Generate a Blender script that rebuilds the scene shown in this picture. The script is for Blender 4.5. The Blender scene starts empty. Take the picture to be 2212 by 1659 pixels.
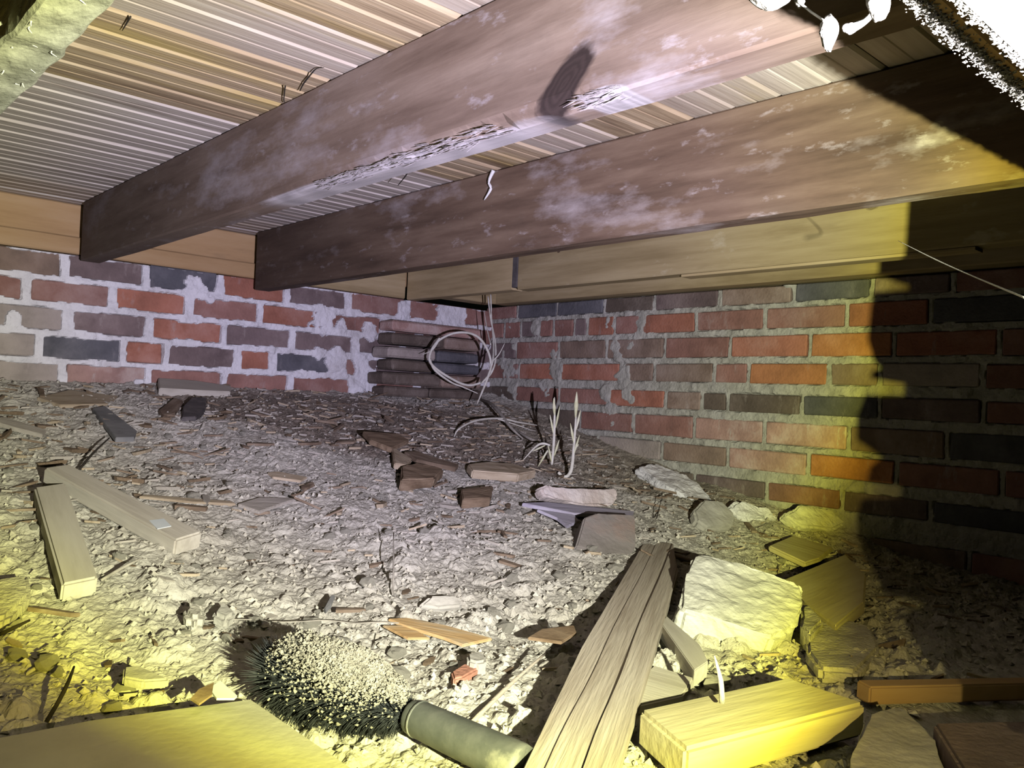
import bpy, bmesh, math, random
import numpy as np
from mathutils import Matrix, Vector
random.seed(7); rng = np.random.default_rng(7)
S = bpy.context.scene
# ------------------------------------------------------------------ camera
CZ = 0.6; CX0, CY0 = 1106.0, 829.5; F = 1780.15
RR = np.array([[0.73511642, -0.04200122, -0.67663857], [-0.6765521, 0.01840255, -0.73616479], [0.04337169, 0.99894807, -0.014888]])
cam_d = bpy.data.cameras.new('camera'); cam = bpy.data.objects.new('camera', cam_d); S.collection.objects.link(cam)
cam_d.sensor_width = 36.0; cam_d.lens = F / 2212.0 * 36.0; cam_d.clip_start = 0.01; cam_d.clip_end = 50
cam.matrix_world = Matrix.Translation((0, 0, CZ)) @ Matrix([list(r) for r in RR]).to_4x4()
S.camera = cam
# ------------------------------------------------------------------ world, torch, exposure
w = bpy.data.worlds.new('dark'); S.world = w; w.use_nodes = True
w.node_tree.nodes['Background'].inputs[0].default_value = (0.9, 1.0, 0.75, 1); w.node_tree.nodes['Background'].inputs[1].default_value = 0.0015
TORCH = (0.18, -0.15, 0.549); TAX = (0.4542, 0.8714, 0.1855)
ld = bpy.data.lights.new('torch', 'POINT'); ld.energy = 1.0; ld.shadow_soft_size = 0.0035
lo = bpy.data.objects.new('torch_light', ld); S.collection.objects.link(lo); lo.location = TORCH
ld.use_nodes = True; nt = ld.node_tree; nt.nodes.clear()
o = nt.nodes.new('ShaderNodeOutputLight'); e = nt.nodes.new('ShaderNodeEmission'); nt.links.new(e.outputs[0], o.inputs[0])
g = nt.nodes.new('ShaderNodeNewGeometry'); d = nt.nodes.new('ShaderNodeVectorMath'); d.operation = 'DOT_PRODUCT'
nt.links.new(g.outputs['Incoming'], d.inputs[0]); d.inputs[1].default_value = TAX
ac = nt.nodes.new('ShaderNodeMath'); ac.operation = 'ARCCOSINE'; nt.links.new(d.outputs['Value'], ac.inputs[0])
mm = nt.nodes.new('ShaderNodeMath'); mm.operation = 'DIVIDE'; nt.links.new(ac.outputs[0], mm.inputs[0]); mm.inputs[1].default_value = math.radians(90)
cr = nt.nodes.new('ShaderNodeValToRGB'); nt.links.new(mm.outputs[0], cr.inputs[0])
# the torch's own beam: cool core, warm rim, thin spill
RAMP = [(0, (.79, .73, 1.0)), (11, (.81, .75, 1.0)), (18, (.84, .79, .95)), (23, (.84, .81, .74)), (27.5, (.84, .84, .60)), (30.5, (.86, .87, .38)), (32.6, (.86, .84, .16)), (34.0, (.50, .44, .05)),
        (36, (.13, .10, .028)), (41, (.06, .050, .02)), (48, (.03, .027, .014)), (90, (.006, .0065, .005))]
el = cr.color_ramp.elements
while len(el) < len(RAMP): el.new(0.5)
for i, (a, c) in enumerate(RAMP): el[i].position = a / 90.0; el[i].color = (*c, 1)
nt.links.new(cr.outputs[0], e.inputs[0]); e.inputs[1].default_value = 150.0
S.view_settings.view_transform = 'Standard'; S.view_settings.look = 'None'; S.view_settings.gamma = 1; S.view_settings.use_curve_mapping = False
S.view_settings.exposure = 0.0
S.cycles.diffuse_bounces = 1

# ------------------------------------------------------------------ pixel helpers (photo pixel -> world)
C0 = np.array([0, 0, CZ])
def ray(u, v): return RR @ np.array([u - CX0, -(v - CY0), -F]) / F
def onx(u, v, x): r = ray(u, v); return C0 + r * (x / r[0])
def ony(u, v, y): r = ray(u, v); return C0 + r * (y / r[1])
def onz(u, v, z): r = ray(u, v); return C0 + r * ((z - CZ) / r[2])
def pd(u, v, dd): return C0 + ray(u, v) * dd
XW, YW = 1.879, 2.167
# ------------------------------------------------------------------ noise
def _h(ix, iy, s):
    n = (ix.astype(np.int64) * 374761393 + iy.astype(np.int64) * 668265263 + s * 1442695041) & 0xffffffff
    n = ((n ^ (n >> 13)) * 1274126177) & 0xffffffff
    return ((n ^ (n >> 16)) & 0xffffff) / float(0xffffff)
def vn(x, y, s=0):
    ix = np.floor(x); iy = np.floor(y); fx = x - ix; fy = y - iy; fx = fx * fx * (3 - 2 * fx); fy = fy * fy * (3 - 2 * fy)
    a = _h(ix, iy, s); b = _h(ix + 1, iy, s); c = _h(ix, iy + 1, s); dd = _h(ix + 1, iy + 1, s)
    return (a + (b - a) * fx) * (1 - fy) + (c + (dd - c) * fx) * fy
def fbm(x, y, s=0, o=4):
    t = 0; a = .5; tot = 0
    for k in range(o): t = t + a * vn(x * 2 ** k, y * 2 ** k, s + k * 17); tot += a; a *= .5
    return t / tot
def lumps(x, y, cell, s, prob=.6, rmin=.25, rmax=.6, asp=1.0):
    X = x / cell; Y = y / cell; ix = np.floor(X); iy = np.floor(Y); out = np.zeros_like(X)
    for i in (-1, 0, 1):
        for j in (-1, 0, 1):
            cx = ix + i; cy = iy + j
            px = cx + _h(cx, cy, s); py = cy + _h(cx, cy, s + 1); r = rmin + (rmax - rmin) * _h(cx, cy, s + 2)
            an = _h(cx, cy, s + 5) * 3.14; dx = (X - px); dy = (Y - py)
            ddx = (dx * np.cos(an) + dy * np.sin(an)) * asp; ddy = (-dx * np.sin(an) + dy * np.cos(an)) / asp
            q = (ddx ** 2 + ddy ** 2) / (r * r)
            hh = np.sqrt(np.clip(1 - q, 0, 1)) * r * (_h(cx, cy, s + 3) < prob)
            out = np.maximum(out, hh)
    return out * cell
# ------------------------------------------------------------------ ground height
_pd = np.linspace(0, 3, 301); _ph = np.interp(_pd, [0, .2, .43, .7, .9, 1.0, 1.15, 1.3, 1.5, 3.0], [.588, .545, .487, .420, .375, .352, .322, .298, .272, .25])
_ph = np.convolve(np.pad(_ph, 8, 'reflect', reflect_type='odd'), np.ones(17) / 17, 'valid')
def G(x, y):
    x = np.asarray(x, float); y = np.asarray(y, float)
    return np.interp(YW - y, _pd, _ph) + .022 * np.exp(-np.clip(XW - x, 0, 9) / .12) * np.clip((y - .5) * 2, 0, 1) + .02 * (fbm(x * 2.2 + 5, y * 2.2, 91, 2) - .5) * np.clip((YW - y) / .4, 0, 1)
def G1(x, y): return float(G(np.array([x]), np.array([y]))[0])
def gp(u, v, lift=0.0):
    r = ray(u, v); a, b = .3, 6.0; t = np.linspace(.25, 5, 400); p = C0 + r * t[:, None]
    hh = p[:, 2] - G(p[:, 0], p[:, 1]) - lift; k = np.argmax(hh < 0)
    q_ = ony(u, v, YW - .02)
    if hh[k] >= 0 or p[k][1] > YW - .02: return q_ if p[k][1] > YW - .02 or ray(u, v)[2] > -.05 else onz(u, v, .27)
    t0, t1 = t[max(k - 1, 0)], t[k]
    h0, h1 = hh[max(k - 1, 0)], hh[k]; tt = t0 + (t1 - t0) * (h0 / (h0 - h1 + 1e-12)); return C0 + r * tt

# ------------------------------------------------------------------ materials
def N(t, k): return t.nodes.new(k)
def mat(name, cols, stretch=(1, 1, 1), scale=12, rough=.92, bump=.25, bscale=None, patches=(), knots=(), vary=.12, detail=7, bdist=.002, ends=None):
    m = bpy.data.materials.new(name); m.use_nodes = True; t = m.node_tree; L = t.links; b = t.nodes['Principled BSDF']
    b.inputs['Roughness'].default_value = rough; b.inputs['Specular IOR Level'].default_value = .25
    tc = N(t, 'ShaderNodeTexCoord'); oi = N(t, 'ShaderNodeObjectInfo')
    off = N(t, 'ShaderNodeVectorMath'); off.operation = 'SCALE'; off.inputs[0].default_value = (37.1, 19.7, 53.3); L.new(oi.outputs['Random'], off.inputs['Scale'])
    ad = N(t, 'ShaderNodeVectorMath'); ad.operation = 'ADD'; L.new(tc.outputs['Object'], ad.inputs[0]); L.new(off.outputs[0], ad.inputs[1])
    mp = N(t, 'ShaderNodeMapping'); mp.inputs['Scale'].default_value = stretch; L.new(ad.outputs[0], mp.inputs[0])
    n1 = N(t, 'ShaderNodeTexNoise'); n1.inputs['Scale'].default_value = scale; n1.inputs['Detail'].default_value = detail; n1.inputs['Roughness'].default_value = .62; L.new(mp.outputs[0], n1.inputs['Vector'])
    r = N(t, 'ShaderNodeValToRGB'); L.new(n1.outputs['Fac'], r.inputs[0]); el = r.color_ramp.elements
    while len(el) < len(cols): el.new(.5)
    for i, c in enumerate(cols): el[i].position = .3 + .4 * i / max(1, len(cols) - 1); el[i].color = (*c, 1)
    out = r.outputs[0]
    for (pc, ps, lo_, hi_, st, pst) in patches:
        pm = N(t, 'ShaderNodeMapping'); pm.inputs['Scale'].default_value = pst; L.new(ad.outputs[0], pm.inputs[0])
        pn = N(t, 'ShaderNodeTexNoise'); pn.inputs['Scale'].default_value = ps; pn.inputs['Detail'].default_value = 6; pn.inputs['Roughness'].default_value = .65; L.new(pm.outputs[0], pn.inputs['Vector'])
        mr = N(t, 'ShaderNodeMapRange'); mr.inputs['From Min'].default_value = lo_; mr.inputs['From Max'].default_value = hi_; mr.inputs['To Max'].default_value = st; L.new(pn.outputs['Fac'], mr.inputs['Value'])
        mx = N(t, 'ShaderNodeMix'); mx.data_type = 'RGBA'; L.new(mr.outputs[0], mx.inputs[0]); L.new(out, mx.inputs[6]); mx.inputs[7].default_value = (*pc, 1); out = mx.outputs[2]
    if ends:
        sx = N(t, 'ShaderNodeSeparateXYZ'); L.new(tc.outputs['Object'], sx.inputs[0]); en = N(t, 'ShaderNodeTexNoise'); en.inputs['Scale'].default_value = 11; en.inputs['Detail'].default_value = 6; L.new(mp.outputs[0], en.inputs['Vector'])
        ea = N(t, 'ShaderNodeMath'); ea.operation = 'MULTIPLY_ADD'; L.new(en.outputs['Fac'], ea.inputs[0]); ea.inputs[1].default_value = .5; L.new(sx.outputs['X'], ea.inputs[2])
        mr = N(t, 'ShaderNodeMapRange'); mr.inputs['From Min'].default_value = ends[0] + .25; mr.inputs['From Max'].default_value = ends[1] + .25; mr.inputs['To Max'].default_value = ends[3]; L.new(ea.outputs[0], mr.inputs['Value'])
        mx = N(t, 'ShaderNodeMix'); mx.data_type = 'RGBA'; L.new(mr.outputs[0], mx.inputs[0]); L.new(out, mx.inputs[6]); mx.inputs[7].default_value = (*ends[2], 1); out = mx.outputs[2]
    for (kc, kp, ks, kcol) in knots:   # kp: centre in object coords, ks: radii
        km = N(t, 'ShaderNodeVectorMath'); km.operation = 'SUBTRACT'; L.new(tc.outputs['Object'], km.inputs[0]); km.inputs[1].default_value = kp
        rot = N(t, 'ShaderNodeMapping'); rot.vector_type = 'POINT'; rot.inputs['Rotation'].default_value = kc; L.new(km.outputs[0], rot.inputs[0])
        kd = N(t, 'ShaderNodeVectorMath'); kd.operation = 'DIVIDE'; L.new(rot.outputs[0], kd.inputs[0]); kd.inputs[1].default_value = ks
        nz = N(t, 'ShaderNodeTexNoise'); nz.inputs['Scale'].default_value = 1.5; L.new(kd.outputs[0], nz.inputs['Vector'])
        kl = N(t, 'ShaderNodeVectorMath'); kl.operation = 'LENGTH'; L.new(kd.outputs[0], kl.inputs[0])
        kk = N(t, 'ShaderNodeMath'); kk.operation = 'MULTIPLY_ADD'; L.new(nz.outputs['Fac'], kk.inputs[0]); kk.inputs[1].default_value = .5; L.new(kl.outputs['Value'], kk.inputs[2])
        mr = N(t, 'ShaderNodeMapRange'); mr.inputs['From Min'].default_value = 1.42; mr.inputs['From Max'].default_value = 1.15; L.new(kk.outputs[0], mr.inputs['Value'])
        sw = N(t, 'ShaderNodeMath'); sw.operation = 'SINE'; ml = N(t, 'ShaderNodeMath'); ml.operation = 'MULTIPLY'; ml.inputs[1].default_value = 22; L.new(kk.outputs[0], ml.inputs[0]); L.new(ml.outputs[0], sw.inputs[0])
        cm = N(t, 'ShaderNodeMix'); cm.data_type = 'RGBA'; s2 = N(t, 'ShaderNodeMapRange'); s2.inputs['From Min'].default_value = -1; L.new(sw.outputs[0], s2.inputs['Value']); L.new(s2.outputs[0], cm.inputs[0])
        cm.inputs[6].default_value = (*[c * .72 for c in kcol], 1); cm.inputs[7].default_value = (*kcol, 1)
        mx = N(t, 'ShaderNodeMix'); mx.data_type = 'RGBA'; L.new(mr.outputs[0], mx.inputs[0]); L.new(out, mx.inputs[6]); L.new(cm.outputs[2], mx.inputs[7]); out = mx.outputs[2]
    hv = N(t, 'ShaderNodeHueSaturation'); mr = N(t, 'ShaderNodeMapRange'); mr.inputs['To Min'].default_value = 1 - vary; mr.inputs['To Max'].default_value = 1 + vary
    L.new(oi.outputs['Random'], mr.inputs['Value']); L.new(mr.outputs[0], hv.inputs['Value']); L.new(out, hv.inputs['Color']); L.new(hv.outputs[0], b.inputs['Base Color'])
    bn = N(t, 'ShaderNodeTexNoise'); bn.inputs['Scale'].default_value = bscale or scale * 4; bn.inputs['Detail'].default_value = 5; L.new(mp.outputs[0], bn.inputs['Vector'])
    bp = N(t, 'ShaderNodeBump'); bp.inputs['Strength'].default_value = bump; bp.inputs['Distance'].default_value = bdist; L.new(bn.outputs['Fac'], bp.inputs['Height']); L.new(bp.outputs[0], b.inputs['Normal'])
    return m
WHT = (.62, .58, .56)
GR = (.25, 3, 3)   # grain along local x
MJ = dict(stretch=(.12, 1, 1), scale=26, bump=.5)
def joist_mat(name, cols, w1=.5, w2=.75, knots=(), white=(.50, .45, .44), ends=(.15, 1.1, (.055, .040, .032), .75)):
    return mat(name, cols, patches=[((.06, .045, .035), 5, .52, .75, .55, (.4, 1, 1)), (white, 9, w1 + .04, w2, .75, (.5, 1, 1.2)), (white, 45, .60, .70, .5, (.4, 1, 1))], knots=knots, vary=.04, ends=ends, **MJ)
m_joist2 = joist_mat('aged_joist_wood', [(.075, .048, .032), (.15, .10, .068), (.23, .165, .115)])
m_newwood = mat('pale_pine', [(.33, .25, .13), (.46, .36, .20), (.56, .45, .27)], stretch=(.10, 1, 1), scale=30, bump=.4, patches=[((.22, .15, .07), 6, .56, .75, .6, (.25, 1, 1)), ((.62, .55, .42), 14, .62, .72, .5, (.4, 1, 1))], vary=.06,
                knots=[])
m_sill = mat('tan_sill_wood', [(.34, .21, .10), (.46, .30, .15), (.52, .36, .20)], stretch=(.12, 1, 1), scale=18, bump=.35, patches=[((.20, .15, .10), 5, .55, .7, .6, (.3, 1, 1))], vary=.05)
m_decks = [mat('deck_grey', [(.40, .35, .31), (.56, .50, .45), (.65, .60, .54)], stretch=(.05, 1, 1), scale=60, bump=.4, patches=[((.16, .11, .07), 16, .56, .72, .75, (.10, 1, 1))], vary=.05),
           mat('deck_tan', [(.30, .22, .14), (.44, .34, .22), (.52, .43, .31)], stretch=(.05, 1, 1), scale=50, bump=.5, patches=[((.45, .34, .10), 9, .52, .66, .6, (.15, 1, 1)), ((.13, .08, .045), 14, .55, .70, .8, (.10, 1, 1))], vary=.06),
           mat('deck_pale', [(.38, .31, .25), (.48, .41, .34), (.56, .50, .43)], stretch=(.05, 1, 1), scale=55, bump=.4, patches=[((.46, .36, .12), 8, .56, .68, .5, (.12, 1, 1)), ((.18, .12, .07), 12, .58, .72, .7, (.10, 1, 1))], vary=.05)]
m_dust = mat('dusty_timber', [(.26, .265, .235), (.40, .405, .37), (.56, .565, .53)], stretch=(.4, 1, 1), scale=30, bump=.8, bdist=.004, patches=[((.16, .14, .11), 14, .58, .70, .7, (.5, 1, 1))], vary=.02)
m_whitedust = mat('white_dust_crust', [(.28, .27, .255), (.36, .345, .33), (.42, .405, .39)], scale=40, bump=.8, bdist=.004, patches=[((.40, .33, .26), 12, .60, .75, .6, (1, 1, 1))], vary=.02)
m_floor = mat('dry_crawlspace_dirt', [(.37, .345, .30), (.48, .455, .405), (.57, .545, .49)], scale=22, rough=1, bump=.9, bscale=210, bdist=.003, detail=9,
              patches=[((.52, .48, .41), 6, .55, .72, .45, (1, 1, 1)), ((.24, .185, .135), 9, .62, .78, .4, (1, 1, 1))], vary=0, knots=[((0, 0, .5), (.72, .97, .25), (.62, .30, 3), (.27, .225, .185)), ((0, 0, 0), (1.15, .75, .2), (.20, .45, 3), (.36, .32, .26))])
m_bark = mat('dark_bark_mulch', [(.10, .07, .048), (.19, .14, .10), (.30, .24, .185)], stretch=(.3, 1, 1), scale=40, bump=.8)
m_chips = [mat('chip_brown', [(.14, .095, .06), (.25, .18, .12), (.34, .26, .18)], stretch=(.2, 1, 1), scale=60, bump=.8),
           mat('chip_tan', [(.30, .23, .15), (.44, .36, .26), (.52, .44, .33)], stretch=(.2, 1, 1), scale=60, bump=.6),
           mat('chip_grey', [(.34, .31, .27), (.46, .42, .37), (.54, .50, .45)], stretch=(.2, 1, 1), scale=60, bump=.6)]
m_char_and_shade = mat('charred_wood_and_gap_shade', [(.06, .055, .055), (.10, .09, .09), (.15, .135, .13)], scale=30)  # charred block; also the painted shade in the joist gap
m_graywood = mat('weathered_grey_board', [(.44, .40, .34), (.55, .51, .44), (.62, .58, .51)], stretch=(.08, 1, 1), scale=40, bump=.4, patches=[((.20, .17, .13), 10, .56, .74, .5, (.15, 1, 1))], vary=.05)
m_plank = mat('cracked_plank_wood', [(.32, .265, .21), (.45, .39, .32), (.55, .49, .41)], stretch=(.05, 1, 1), scale=70, bump=.7, patches=[((.17, .12, .08), 12, .56, .72, .6, (.1, 1, 1)), ((.52, .47, .40), 20, .58, .70, .5, (.1, 1, 1))], vary=.02)
m_yelwood = mat('raw_pine_offcut', [(.42, .37, .22), (.54, .48, .31), (.60, .55, .38)], stretch=(.12, 1, 1), scale=30, bump=.5, patches=[((.34, .28, .16), 10, .58, .74, .5, (.2, 1, 1))], vary=.04)
m_orange = mat('orange_stained_splinter', [(.44, .27, .12), (.55, .37, .18), (.52, .43, .30)], stretch=(.15, 1, 1), scale=50, bump=.6, vary=.03)
m_stonew = mat('pale_concrete', [(.50, .49, .42), (.62, .61, .54), (.70, .69, .62)], scale=10, bump=.9, bscale=90, bdist=.003, patches=[((.40, .40, .38), 7, .55, .75, .5, (1, 1, 1)), ((.60, .48, .36), 3, .58, .7, .3, (1, 1, 1))], vary=.02)
m_stoneg = mat('grey_stone', [(.34, .32, .28), (.44, .42, .38), (.52, .50, .46)], scale=14, bump=.8, bscale=110, bdist=.002, vary=.1)
m_mortl = mat('pale_lime_mortar', [(.66, .65, .67), (.80, .79, .82), (.86, .85, .88)], scale=25, bump=.9, bscale=160, bdist=.003, patches=[((.36, .31, .28), 5, .56, .74, .6, (1, 1, 1))], vary=0)
m_mortr = mat('grey_cement_mortar', [(.32, .31, .27), (.43, .42, .375), (.52, .51, .46)], scale=25, bump=.9, bscale=160, bdist=.003, patches=[((.44, .43, .42), 7, .52, .66, .7, (1, 1, 1))], vary=0)
def brickm(n, c, dust=.35, dcol=(.42, .36, .34)):
    return mat(n, [tuple(k * .72 for k in c), c, tuple(min(1, k * 1.22) for k in c)], scale=14, bump=.8, bscale=150, bdist=.0025,
               patches=[(dcol, 7, .50, .78, dust, (1, 1, 1)), (dcol, 30, .60, .70, dust, (1, 1, .35))], vary=.12)
B = {'R': brickm('brick_red', (.40, .17, .115), .4), 'r': brickm('brick_dull_red', (.31, .165, .135), .5), 'D': brickm('brick_slate', (.12, .12, .135), .35, (.30, .28, .29)), 'P': brickm('brick_purple_brown', (.20, .15, .145), .45),
     'W': brickm('brick_whitened', (.46, .29, .25), .95, (.64, .58, .54)), 'O': brickm('brick_orange', (.48, .21, .10), .25), 'B': brickm('brick_brown', (.27, .195, .155), .5), 'T': brickm('brick_tan_dusty', (.37, .32, .29), .7),
     'K': brickm('brick_dark_grime', (.14, .11, .09), .5, (.40, .35, .31))}
m_clod = mat('dry_clod_dirt', [(.44, .41, .35), (.54, .51, .44), (.62, .59, .52)], scale=30, bump=.9, bscale=180, bdist=.003, vary=.06)
m_halfb = mat('dusty_half_brick', [(.20, .18, .16), (.29, .26, .24), (.34, .25, .21)], scale=9, bump=.7, bscale=120, bdist=.002)
m_slate = mat('grey_slate', [(.17, .17, .175), (.24, .24, .245), (.30, .30, .30)], scale=16, bump=.5)
m_vine = mat('pale_bleached_stem', [(.55, .53, .45), (.70, .68, .60), (.78, .77, .70)], scale=60, bump=.3, vary=.02)
m_shoot = mat('pale_yellow_shoot', [(.55, .56, .30), (.72, .72, .50), (.80, .80, .68)], scale=30, bump=.2, vary=.02)
m_greyvine = mat('dull_grey_stem', [(.24, .22, .19), (.36, .33, .29), (.42, .39, .34)], scale=60, bump=.4)
m_bristle = mat('charcoal_bristle', [(.012, .014, .016), (.03, .033, .037), (.06, .065, .07)], scale=60, rough=.6, bump=.1)
m_handle = mat('dusty_grey_handle', [(.065, .07, .065), (.10, .105, .095), (.15, .15, .135)], scale=20, rough=.5, bump=.3, patches=[((.34, .33, .26), 18, .58, .7, .7, (1, 1, 1))])
m_saw = mat('sawdust', [(.24, .225, .18), (.32, .30, .24), (.38, .36, .29)], scale=80, rough=1, bump=.6)
m_wire = mat('grey_wire', [(.3, .3, .3), (.4, .4, .4)], rough=.4)
m_plastic = mat('white_flake', [(.68, .74, .80), (.76, .80, .84)], scale=10, rough=.6, bump=.1)
m_leaf = mat('dry_brown_leaf', [(.14, .09, .05), (.26, .18, .11), (.34, .25, .16)], scale=20, bump=.6)
m_blue = mat('blue_coated_nail', [(.20, .40, .50), (.30, .52, .62)], rough=.4, bump=.1)
m_purple = mat('silvery_bark_strip', [(.34, .31, .38), (.46, .43, .52), (.52, .50, .58)], stretch=(.1, 1, 1), scale=50, bump=.7)
m_black = mat('blackened_stick', [(.02, .018, .015), (.05, .04, .03)], scale=40)
m_web = mat('dusty_cobweb', [(.62, .62, .60), (.74, .74, .72)], scale=60, rough=1)
m_chalk = mat('chalky_pink_brick', [(.56, .47, .42), (.66, .58, .54), (.72, .66, .64)], scale=20, bump=.9, bscale=120, bdist=.003)

# ------------------------------------------------------------------ object helpers
WM = {}
def tag(o, label=None, cat=None, group=None, kind=None):
    if label: o['label'] = label
    if cat: o['category'] = cat
    if group: o['group'] = group
    if kind: o['kind'] = kind
    return o
def mk(name, verts, faces, m, parent=None, M=None, smooth=False):
    v = np.asarray(verts, float)
    if M is None:
        c = (v.min(0) + v.max(0)) / 2; M = Matrix.Translation((c[0], c[1], v[:, 2].min()))
    Mi = np.array(M.inverted()); vl = v @ Mi[:3, :3].T + Mi[:3, 3]
    me = bpy.data.meshes.new(name)
    if isinstance(faces, np.ndarray):
        n = faces.shape[1]; me.vertices.add(len(vl)); me.vertices.foreach_set('co', vl.astype(np.float32).ravel())
        me.loops.add(faces.size); me.loops.foreach_set('vertex_index', faces.astype(np.int32).ravel())
        me.polygons.add(len(faces)); me.polygons.foreach_set('loop_start', np.arange(0, faces.size, n, dtype=np.int32)); me.update(calc_edges=True)
    else: me.from_pydata(vl.tolist(), [], faces)
    me.polygons.foreach_set('use_smooth', [smooth] * len(me.polygons)); me.materials.append(m)
    o = bpy.data.objects.new(name, me); S.collection.objects.link(o)
    if parent: o.parent = parent; o.matrix_basis = WM[parent.name].inverted() @ M
    else: o.matrix_basis = M
    WM[o.name] = M; return o
def empty(name, loc):
    o = bpy.data.objects.new(name, None); S.collection.objects.link(o); o.empty_display_size = .03; M = Matrix.Translation(tuple(loc)); o.matrix_basis = M; WM[o.name] = M; return o
def bm_out(bm):
    bm.verts.index_update(); v = np.array([x.co[:] for x in bm.verts]); f = [[q.index for q in p.verts] for p in bm.faces]; bm.free(); return v, f
def box(x0, x1, y0, y1, z0, z1, bev=.002, jit=0.0, cuts=0):
    bm = bmesh.new(); bmesh.ops.create_cube(bm, size=1)
    for v in bm.verts:
        v.co = Vector((x0 + (v.co.x + .5) * (x1 - x0), y0 + (v.co.y + .5) * (y1 - y0), z0 + (v.co.z + .5) * (z1 - z0)))
        if jit: v.co += Vector([random.uniform(-jit, jit) for _ in range(3)])
    if bev: bmesh.ops.bevel(bm, geom=bm.edges[:], offset=bev, segments=1, affect='EDGES')
    return bm_out(bm)
FY = lambda x, y, z: Matrix.Translation((x, y, z)) @ Matrix.Rotation(math.pi / 2, 4, 'Z')   # local x along world y
def beam(name, x0, x1, y0, y1, z0, z1, m, axis, parent=None, bev=.003, rough=.0015, seg=.02, seed=1, wane=None, origin=None):
    """long timber, ring cross-sections along the axis, with small surface irregularity"""
    L0, L1 = (y0, y1) if axis == 'Y' else (x0, x1); n = max(2, int((L1 - L0) / seg)); a0, a1 = (x0, x1) if axis == 'Y' else (y0, y1)
    def ed(p, q, k): return [p + (q - p) * i / k for i in range(k)]
    ka = max(1, int((a1 - a0) / .012)); kz = max(2, int((z1 - z0) / .014)); b = bev
    prof = [(a, z0) for a in ed(a0 + b, a1 - b, ka)] + [(a1 - b, z0), (a1, z0 + b)] + [(a1, z) for z in ed(z0 + b, z1 - b, kz)[1:]] + [(a1, z1 - b), (a1 - b, z1)] + [(a, z1) for a in ed(a1 - b, a0 + b, ka)[1:]] + [(a0 + b, z1), (a0, z1 - b)] + [(a0, z) for z in ed(z1 - b, z0 + b, kz)[1:]] + [(a0, z0 + b)]
    P = np.array(prof); k = len(P); cs = P.mean(0); V = []
    Ls = np.linspace(L0, L1, n + 1); idx = np.arange(k)
    for l in Ls:
        q = P.copy(); nn = fbm(np.full(k, l * 9.0) + seed, P[:, 0] * 40 + P[:, 1] * 40 + seed * 3, seed, 3) - .5
        dirv = (P - cs); dirv /= np.linalg.norm(dirv, axis=1)[:, None] + 1e-9; q = q + dirv * (nn * 2 * rough)[:, None]
        if wane: q = wane(l, q, P)
        for a, z in q: V.append((a, l, z) if axis == 'Y' else (l, a, z))
    Fc = []
    for i in range(n):
        for j in range(k):
            j2 = (j + 1) % k; f = [i * k + j, i * k + j2, (i + 1) * k + j2, (i + 1) * k + j]
            Fc.append(f[::-1] if axis == 'Y' else f)
    Fc.append(list(range(k)) if axis == 'Y' else list(range(k))[::-1]); Fc.append([n * k + j for j in range(k)][::(-1 if axis == 'Y' else 1)])
    if origin is None: origin = ((x0 + x1) / 2, (y0 + y1) / 2, z0)
    M = FY(*origin) if axis == 'Y' else Matrix.Translation(origin)
    return mk(name, V, Fc, m, parent, M)
def tube_geo(pts, rad, n=7):
    pts = [np.array(p, float) for p in pts]
    if np.isscalar(rad): rad = [rad] * len(pts)
    V, Fc = [], []; up = np.array([.13, .21, .97])
    for i, p in enumerate(pts):
        t = pts[min(i + 1, len(pts) - 1)] - pts[max(i - 1, 0)]; t /= np.linalg.norm(t) + 1e-12
        a = np.cross(t, up); 
        if np.linalg.norm(a) < .05: a = np.cross(t, [1, 0, 0])
        a /= np.linalg.norm(a); b = np.cross(t, a)
        for k in range(n): th = 2 * math.pi * k / n; V.append(p + rad[i] * (math.cos(th) * a + math.sin(th) * b))
    for i in range(len(pts) - 1):
        for k in range(n): k2 = (k + 1) % n; Fc.append([i * n + k, i * n + k2, (i + 1) * n + k2, (i + 1) * n + k])
    Fc.append(list(range(n))[::-1]); Fc.append([(len(pts) - 1) * n + k for k in range(n)]); return V, Fc
def smoothpts(P, k=6):
    P = [np.array(p, float) for p in P]; out = []
    for i in range(len(P) - 1):
        p0 = P[max(i - 1, 0)]; p1 = P[i]; p2 = P[i + 1]; p3 = P[min(i + 2, len(P) - 1)]
        for j in range(k):
            t = j / k; out.append(.5 * ((2 * p1) + (-p0 + p2) * t + (2 * p0 - 5 * p1 + 4 * p2 - p3) * t * t + (-p0 + 3 * p1 - 3 * p2 + p3) * t ** 3))
    out.append(P[-1]); return out
def join(geos):
    V, Fc = [], []
    for v, f in geos:
        b = len(V); V += [tuple(x) for x in v]; Fc += [[i + b for i in q] for q in f]
    return V, Fc
def tube(name, pts, rad, m, label=None, cat=None, parent=None, k=6, n=7, **kw):
    P = smoothpts(pts, k) if k else pts
    if not np.isscalar(rad): rad = np.interp(np.linspace(0, 1, len(P)), np.linspace(0, 1, len(rad)), rad)
    v, f = tube_geo(P, rad, n); o = mk(name, v, f, m, parent, smooth=True); return tag(o, label, cat, **kw)
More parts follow.
